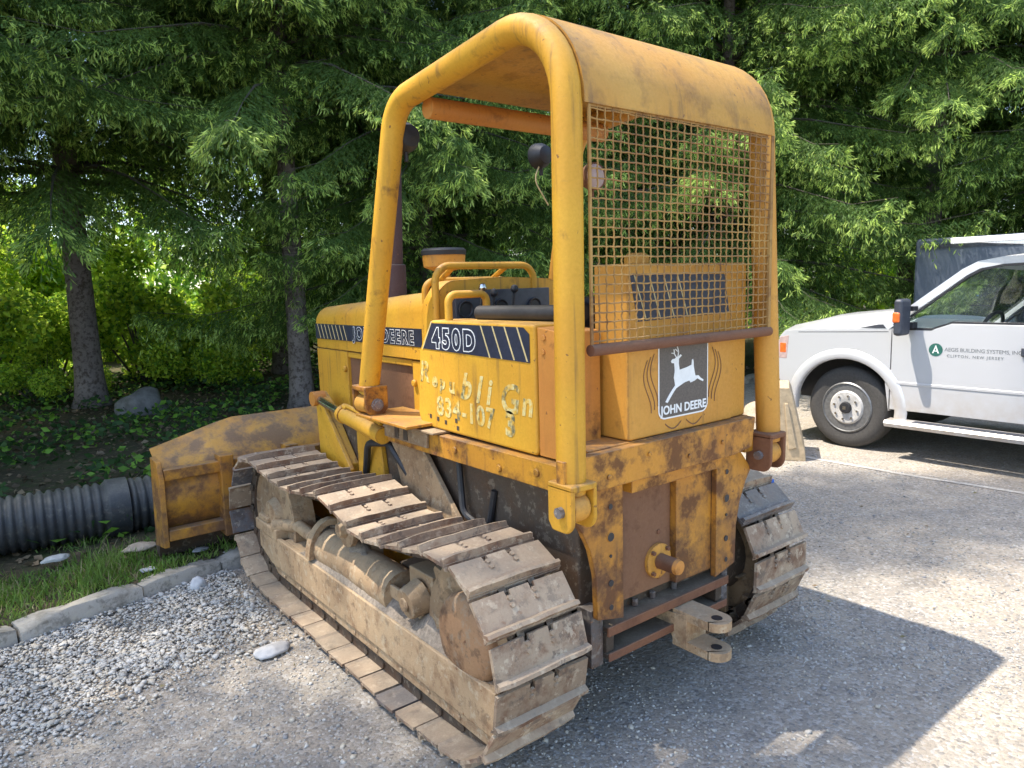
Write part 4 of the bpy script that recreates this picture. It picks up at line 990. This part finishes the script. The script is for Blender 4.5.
M['leaf_dark'] = leaf_mat('shaded_leaves', (.03, .07, .02), (.05, .10, .025), .35)
M['grass'] = leaf_mat('grass_blades', (.13, .24, .035), (.20, .29, .06), .4)
M['straw'] = leaf_mat('dry_grass', (.30, .25, .12), (.36, .30, .16), .3)
M['litter'] = leaf_mat('leaf_litter', (.12, .08, .045), (.20, .15, .09), .1)
def unit(a): return a / np.maximum(1e-9, np.linalg.norm(a, axis=-1, keepdims=True))
def shoots(P, D, Ln, Wd, R, fold=.25):
    # folded kite leaves: base, left, tip, right (two triangles as one quad fan)
    n = len(P); up = R.normal(size=(n, 3)); side = unit(np.cross(D, up)); nor = np.cross(side, D)
    mid = P + D * (Ln * .55)[:, None] - nor * (Wd * fold)[:, None]
    V = np.stack([P, mid + side * (Wd / 2)[:, None], P + D * Ln[:, None], mid - side * (Wd / 2)[:, None]], 1).reshape(-1, 3)
    i = np.arange(n)[:, None] * 4
    F = np.concatenate([i + [0, 1, 2], i + [0, 2, 3]], 1).reshape(-1, 3)
    return V, F
def spruce(seed, H, Rm, base, bare=.0, step=.30, dens=1., weep=.45, tipr=.30, tipl=.085):
    R = np.random.default_rng(seed); P = []; D = []; Ln = []; Wd = []; T = []; twigs = MB()
    h = base
    while h < H - .4:
        f = (h - base) / (H - base); nb = int(R.integers(5, 8)); a0 = R.uniform(0, 6.28)
        Lb = Rm * (1 - f) ** .75 + .35
        for k in range(nb):
            a = a0 + 2 * PI * k / nb + R.uniform(-.25, .25); Lk = Lb * R.uniform(.7, 1.12); hz = h + R.uniform(-.15, .15)
            out = np.array([math.cos(a), math.sin(a), 0.]); sd = np.array([-math.sin(a), math.cos(a), 0.])
            droop = R.uniform(.28, .5) * (1.1 - .5 * f); lift = R.uniform(.0, .25) + .25 * f; bend = R.uniform(-.15, .15)
            cv = lambda s: np.array([0, 0, hz]) + out * Lk * s + sd * bend * Lk * s * s + np.array([0, 0, Lk * (lift * s - (droop + lift) * s ** 2 + .22 * s ** 5)])
            if Lk > .8: twigs.tube([tuple(cv(s)) for s in (0, .2, .4, .6, .8, 1)], [.026 * Lk / 3 + .005, .018 * Lk / 3 + .005, .011 * Lk / 3 + .004, .007, .004, .002], 4, caps=False)
            s = .16
            while s <= 1.0:
                c = cv(s); t = unit(cv(min(1, s + .04)) - cv(s - .04))
                for sg in (-1, 1):
                    lt = (.16 + .62 * (1 - s) * min(1, Lk / 2.2) + .10 * (s < .95)) * R.uniform(.6, 1.2); q = sg * sd
                    dr = unit(t * R.uniform(.45, .8) + q * R.uniform(.6, 1.) + np.array([0, 0, -weep * R.uniform(.3, 1.3)]))
                    n = max(3, int(lt / (.038 / dens)))
                    u = (np.arange(n) + R.uniform(0, .6)) / n * lt
                    pts = c + dr * u[:, None] + np.array([0, 0, -1.]) * (.45 * weep * u ** 2 / max(.2, lt))[:, None]
                    tip = u / lt
                    for w in (-1, 1):
                        dd = unit(dr + np.cross(dr, [0, 0, 1.]) * w * .75 + R.normal(size=(n, 3)) * .25 + np.array([0, 0, -.35]))
                        P.append(pts + R.normal(size=(n, 3)) * .012); D.append(dd)
                        T.append(np.zeros(n, bool)); Ln.append(.078 * R.uniform(.7, 1.25, n)); Wd.append(.0125 * R.uniform(.8, 1.3, n))
                    # a bunch of hanging new shoots at the twig end
                    e = R.random() < tipr * (1.5 if s > .45 else .9); m = int(R.integers(7, 12)) if e else 4
                    P.append(np.repeat(pts[-1:], m, 0) + R.normal(size=(m, 3)) * .02); D.append(unit(dr * .7 + np.array([0, 0, -.45]) + R.normal(size=(m, 3)) * .45))
                    T.append(np.full(m, e)); Ln.append(R.uniform(.06, .105, m)); Wd.append(R.uniform(.011, .018, m) if e else R.uniform(.010, .015, m))
                    if R.random() < .55:   # pendulous twiglet
                        ln2 = R.uniform(.15, .5) * (1 - .5 * f); n2 = max(2, int(ln2 / .05)); u2 = (np.arange(n2) + .5) / n2 * ln2
                        b0 = c + dr * lt * R.uniform(.1, .7)
                        pts2 = b0 + np.array([0, 0, -1.]) * u2[:, None] + R.normal(size=(n2, 3)) * .014
                        d2 = unit(np.array([0, 0, -1.]) + R.normal(size=(n2, 3)) * .42)
                        P.append(pts2); D.append(d2); T.append((u2 > ln2 * .7) & (R.random(n2) < tipr)); Ln.append(R.uniform(.06, .11, n2)); Wd.append(R.uniform(.014, .024, n2))
                s += (.085 / dens) / Lk * R.uniform(.8, 1.2)
        h += step * R.uniform(.75, 1.25) * (1 - .25 * f)
    P, D, Ln, Wd, T = map(np.concatenate, (P, D, Ln, Wd, T))
    V, F = shoots(P, D, Ln, Wd, R)
    crown = raw_mesh('crown', V, F, ['needle', 'tip'], np.repeat(T.astype(np.int32), 2))
    bo = twigs.build('branches', None, 'twig'); bmsh = bo.data; bpy.data.objects.remove(bo)
    tk_ = MB(); rb = .035 + .0088 * H
    rings = []
    for j, z in enumerate(np.concatenate([[-.2, 0, .15, .4], np.linspace(.9, H, 22)])):
        r = rb * (1 - .93 * max(0, z) / H) * (1.5 if z < .01 else 1.2 if z < .2 else 1.06 if z < .5 else 1)
        rings.append([Vector((r * (1 + .09 * mnoise.noise(Vector((math.cos(a) * 2, math.sin(a) * 2, z * 1.6 + seed)))) * math.cos(a), r * math.sin(a), z)) for a in [2 * PI * q / 16 for q in range(16)]])
    tk_.ring_loft(rings); to = tk_.build('trunk', None, 'bark', smooth=60); tm = to.data; bpy.data.objects.remove(to)
    return crown, bmsh, tm
def place_tree(proto, x, y, rot, sc_, label, name='spruce_tree', group='spruce trees around the lot'):
    r = empty(name, (x, y, max(0, verge_z(x, y) if y > kerb_y(x) else 0) - .02), label, 'tree', group); r.rotation_euler.z = rot; r.scale = (sc_,) * 3
    for nm, me in zip(('crown', 'branches', 'trunk'), proto): o = raw_obj(nm, me, r)
    return r
PA = spruce(1, 13.5, 3.5, 4.25, dens=1.2, tipr=.55, step=.27)
PB = spruce(2, 13, 3.9, 1.7, dens=1.2, weep=.65, tipr=.75, step=.27)
PC = spruce(3, 15, 3.3, 2.8, dens=1.15, weep=.6, tipr=.55, step=.27)
PD = spruce(4, 19, 1.45, 3.2, dens=.6, step=.5)  # narrow sparse crown, shaped for unseen trees that only cast dappled shade
TREES = [
 (PA, 1.74, 7.7, .4, 1., 'tall spruce with a pale bare lower trunk just left of the bulldozer hood'),
 (PC, -.50, 10.2, 1.2, 1.15, 'spruce with a dark trunk standing in the gap at the far left'),
 (PB, 4.0, 7.9, 2.2, 1., 'dense spruce directly behind the canopy frame opening'),
 (PC, 6.6, 8.3, 5.1, 1.02, 'spruce seen through the rear mesh screen'),
 (PB, 8.6, 5.6, 3.9, 1.05, 'sunlit spruce with long drooping branches between canopy and pickup'),
 (PA, 11.3, 3.4, 2.0, 1.05, 'spruce with low branches above the pickup cab'),
 (PB, 13.2, .8, .7, 1.1, 'spruce at the right edge of the photo beyond the pickup'),
 (PC, 10.6, 8.2, 2.7, 1.1, 'darker spruce set back behind the sunlit one'),
 (PA, -2.9, 8.6, 4.0, 1.0, 'spruce reaching in from the top left corner'),
 (PA, 3.0, 11.8, 5.2, 1.08, 'spruce set back behind the one with the pale trunk'),
 (PC, 14.5, 5.2, 1.9, 1.1, 'spruce far back at the right behind the pickup'),
 (PD, -5.5, 3.35, 1.0, .84, 'thin unseen spruce outside the left edge, added to dapple the gravel heap with shade'),  # PD trees stand out of view, added to break up the sunlight
 (PD, -4.6, 5.8, 2.0, 1.35, 'very tall unseen spruce beyond the drain pipe end, added to cast broken shade on the lot'),
 (PD, -6.2, 7.3, 5.0, 1.5, 'tallest unseen spruce, farthest out beyond the left edge, added for its dappled shadow'),
 (PC, -5.6, 8.6, 3.0, 1.0, 'spruce behind the top left corner'),
]
for a in TREES: place_tree(*a)

def leaf_cloud(R, centres, radii, n, size, flat=.0, down=.2):
    centres = np.asarray(centres, float); radii = np.asarray(radii, float)
    w = radii[:, 0] * radii[:, 1]; k = R.choice(len(centres), n, p=w / w.sum())
    d = unit(R.normal(size=(n, 3))); r = R.random(n) ** .33 ; P = centres[k] + d * r[:, None] * radii[k]
    D = unit(R.normal(size=(n, 3)) + np.array([0, 0, -down])); Ln = size * R.uniform(.6, 1.3, n)
    return shoots(P, D, Ln, Ln * .62, R, .15)
def shrub(seed, w, hgt, n, mat, size=.10):
    R = np.random.default_rng(seed); C = []; Rd = []; st = MB()
    for k in range(16):
        a = R.uniform(0, 6.28); r = w * .5 * R.random() ** .5; z = hgt * R.uniform(.15, .88) * (1 - .35 * (r / (w * .5)) ** 2)
        C.append((r * math.cos(a), r * math.sin(a), z)); q = R.uniform(.16, .34) * w * .6; Rd.append((q, q, q * .8))
        st.tube([(r * .15 * math.cos(a), r * .15 * math.sin(a), -.1), (r * .6 * math.cos(a), r * .6 * math.sin(a), z * .55), C[-1]], [.03, .02, .006], 5)
    V, F = leaf_cloud(R, C, Rd, n, size); m1 = raw_mesh('foliage', V, F, [mat, 'leaf_mid'], np.repeat((R.random(len(F) // 2) < .38).astype(np.int32), 2)); o = st.build('stem', None, 'twig'); m2 = o.data; bpy.data.objects.remove(o); return m1, m2
SH = [shrub(31, 3.4, 3.0, 11000, 'leaf_bright', .12), shrub(32, 3.0, 2.4, 10000, 'leaf_bright', .11), shrub(33, 3.2, 2.2, 10000, 'leaf_mid', .10)]
rs = random.Random(14)
labs = ['bright yellow green shrub at the far left edge', 'bright shrub left of the dark trunk', 'tall bright shrub just right of the dark trunk', 'bright leafy shrub in the middle of the left gap', 'mid green shrub in front of the bright ones', 'bright shrub beside the pale trunk', 'green shrub behind the bulldozer hood', 'bright shrub set far back in the left gap', 'tall shrub far back behind the dark trunk', 'green shrub deep in the wood behind the canopy', 'low green shrub at the foot of the bright thicket']
for k, (x, y, p, s) in enumerate(((-1.9, 12.0, 0, .85), (-.7, 13.2, 1, 1.), (.8, 12.6, 0, .9), (2.2, 12.8, 1, 1.), (1.3, 11.6, 1, .7), (3.6, 14.6, 0, 1.1), (5.3, 13.6, 2, 1.1), (.2, 18., 0, 1.4), (-2.4, 17.4, 1, 1.4), (8.4, 13.4, 2, 1.2), (-1., 11.2, 1, .5))):
    r = empty('shrub', (x, y, verge_z(x, y) - .02), labs[k], 'shrub', 'leafy shrubs behind the spruces'); r.rotation_euler.z = rs.uniform(0, 6); r.scale = (s,) * 3
    for nm, me in zip(('foliage', 'stem'), SH[p]): raw_obj(nm, me, r)
# far wood closing the view
R = np.random.default_rng(77); C = []; Rd = []
for k in range(260):
    az = math.radians(R.uniform(-40, 120)); d = R.uniform(21, 30); C.append((-2 + d * math.sin(az), -2 + d * math.cos(az), 12 * R.random() ** 1.6 + .3)); q = R.uniform(1.6, 2.8); Rd.append((q, q, q))
V, F = leaf_cloud(R, C, Rd, 150000, .28); fw = raw_obj('far_wood', raw_mesh('far_wood', V, F, ['leaf_mid', 'leaf_bright'], np.repeat((R.random(len(F) // 2) < .4).astype(np.int32), 2))); tag(fw, kind='stuff')
# ground cover under the trees, leaf litter, grass
def scatter_leaves(name, n, region, mats, size, zlift, up_, wratio=.6):
    R = np.random.default_rng(abs(hash(name)) % 1000 if False else len(name) * 37); P = region(R, n); n = len(P)
    D = unit(np.concatenate([R.normal(size=(n, 2)), (R.random((n, 1)) * up_)], 1)); Ln = size * R.uniform(.5, 1.4, n)
    P[:, 2] += zlift * R.random(n)
    V, F = shoots(P, D, Ln, Ln * wratio, R, .15); o = raw_obj(name, raw_mesh(name, V, F, mats, np.repeat(R.integers(0, len(mats), n).astype(np.int32), 2))); return tag(o, kind='stuff')
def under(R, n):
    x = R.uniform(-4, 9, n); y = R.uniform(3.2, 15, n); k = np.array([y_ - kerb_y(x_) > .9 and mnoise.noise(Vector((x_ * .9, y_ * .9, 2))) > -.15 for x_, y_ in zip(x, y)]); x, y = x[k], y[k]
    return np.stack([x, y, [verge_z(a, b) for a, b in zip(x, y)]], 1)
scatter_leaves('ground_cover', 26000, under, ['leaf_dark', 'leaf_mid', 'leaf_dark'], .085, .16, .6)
def lit(R, n):
    x = R.uniform(-4, 9, n); y = R.uniform(2.6, 13, n); k = np.array([b - kerb_y(a) > .2 for a, b in zip(x, y)]); x, y = x[k], y[k]
    return np.stack([x, y, [verge_z(a, b) + .008 for a, b in zip(x, y)]], 1)
scatter_leaves('leaf_litter', 9000, lit, ['litter'], .06, .01, .12, .7)
def lot_litter(R, n):
    x = R.uniform(-3, 6, n); y = R.uniform(-2, 4, n); k = np.array([b < kerb_y(a) - .02 and (abs(a) > 1. or b < -.6) and R.random() < .25 + .75 * max(0, 1 - (kerb_y(a) - b) / 1.5) for a, b in zip(x, y)]); x, y = x[k], y[k]
    return np.stack([x, y, [lot_z(a, b) + .006 for a, b in zip(x, y)]], 1)
scatter_leaves('dry_leaf_scatter', 900, lot_litter, ['litter', 'straw'], .028, .004, .15, .45)
def blades(R, n):
    P = []; 
    while len(P) < n:
        x = R.uniform(-4, 3.5); d = R.random() * 1.7 + .1; y = kerb_y(x) + d
        w = mnoise.noise(Vector((x * 1.7, y * 1.7, 4))) + .35 + (.35 if d < .9 else -.2)
        if R.random() < w: P.append((x, y, verge_z(x, y) - .005))
    return np.array(P)
R = np.random.default_rng(9); P = blades(R, 24000); n = len(P)
D = unit(np.concatenate([R.normal(size=(n, 2)) * .45, np.ones((n, 1))], 1)); clump = np.array([.5 + 1.1 * max(0, mnoise.noise(Vector((p[0] * 3, p[1] * 3, 8))) + .3) for p in P])
Ln = R.uniform(.05, .11, n) * clump; B = D * .0; side = unit(np.cross(D, R.normal(size=(n, 3)))) * (R.uniform(.0025, .0045, n))[:, None]
tipd = unit(D + R.normal(size=(n, 3)) * .35 + np.array([0, 0, -.15])); mid = P + D * (Ln * .6)[:, None]; tp_ = mid + tipd * (Ln * .55)[:, None]
V = np.stack([P - side, P + side, mid + side * .8, mid - side * .8, tp_], 1).reshape(-1, 3); i = np.arange(n)[:, None] * 5
F = np.concatenate([i + [0, 1, 2], i + [0, 2, 3], i + [3, 2, 4]], 1).reshape(-1, 3)
tag(raw_obj('grass', raw_mesh('grass', V, F, ['grass', 'straw'], np.repeat((R.random(n) < .12).astype(np.int32), 3))), kind='stuff')

# ------------------------------------------------------------------ light, sky, camera
SUN = Vector((-.90, .66, 2.42)).normalized()
el = math.asin(SUN.z); az = math.atan2(SUN.x, SUN.y)
w = bpy.data.worlds.new('World'); sc.world = w; w.use_nodes = True; nt = w.node_tree
sk = nt.nodes.new('ShaderNodeTexSky'); sk.sky_type = 'NISHITA'; sk.sun_disc = False; sk.sun_elevation = el; sk.sun_rotation = az
sk.air_density = 1.; sk.dust_density = 1.2
nt.links.new(sk.outputs[0], nt.nodes['Background'].inputs['Color']); nt.nodes['Background'].inputs['Strength'].default_value = .15
sl = bpy.data.lights.new('sun', 'SUN'); sl.energy = 2.85; sl.angle = math.radians(.55); sl.color = (1., .925, .81)
so = bpy.data.objects.new('sun', sl); COL.objects.link(so); so.rotation_euler = SUN.to_track_quat('Z', 'Y').to_euler(); so.location = (0, 0, 20)
cam = bpy.data.cameras.new('camera'); co = bpy.data.objects.new('camera', cam); COL.objects.link(co); sc.camera = co
yaw, pitch, roll, fpx = math.radians(-37.884), math.radians(-7.954), math.radians(-1.647), 721.056
F_ = Vector((math.sin(-yaw) * math.cos(pitch), math.cos(yaw) * math.cos(pitch), math.sin(pitch))); R_ = Vector((math.cos(yaw), -math.sin(-yaw), 0)); U_ = R_.cross(F_)
Rr = R_ * math.cos(roll) + U_ * math.sin(roll); Ur = -R_ * math.sin(roll) + U_ * math.cos(roll)
co.matrix_world = Matrix(((Rr.x, Ur.x, -F_.x, -2.0854), (Rr.y, Ur.y, -F_.y, -2.0288), (Rr.z, Ur.z, -F_.z, 1.6802), (0, 0, 0, 1)))
cam.sensor_width = 36; cam.lens = 36 * fpx / 1024; cam.clip_end = 1000; cam.clip_start = .05
sc.view_settings.view_transform = 'Standard'; sc.view_settings.look = 'None'; sc.view_settings.gamma = 1; sc.view_settings.exposure = 1.78
sc.cycles.max_bounces = 8; sc.cycles.use_denoising = True
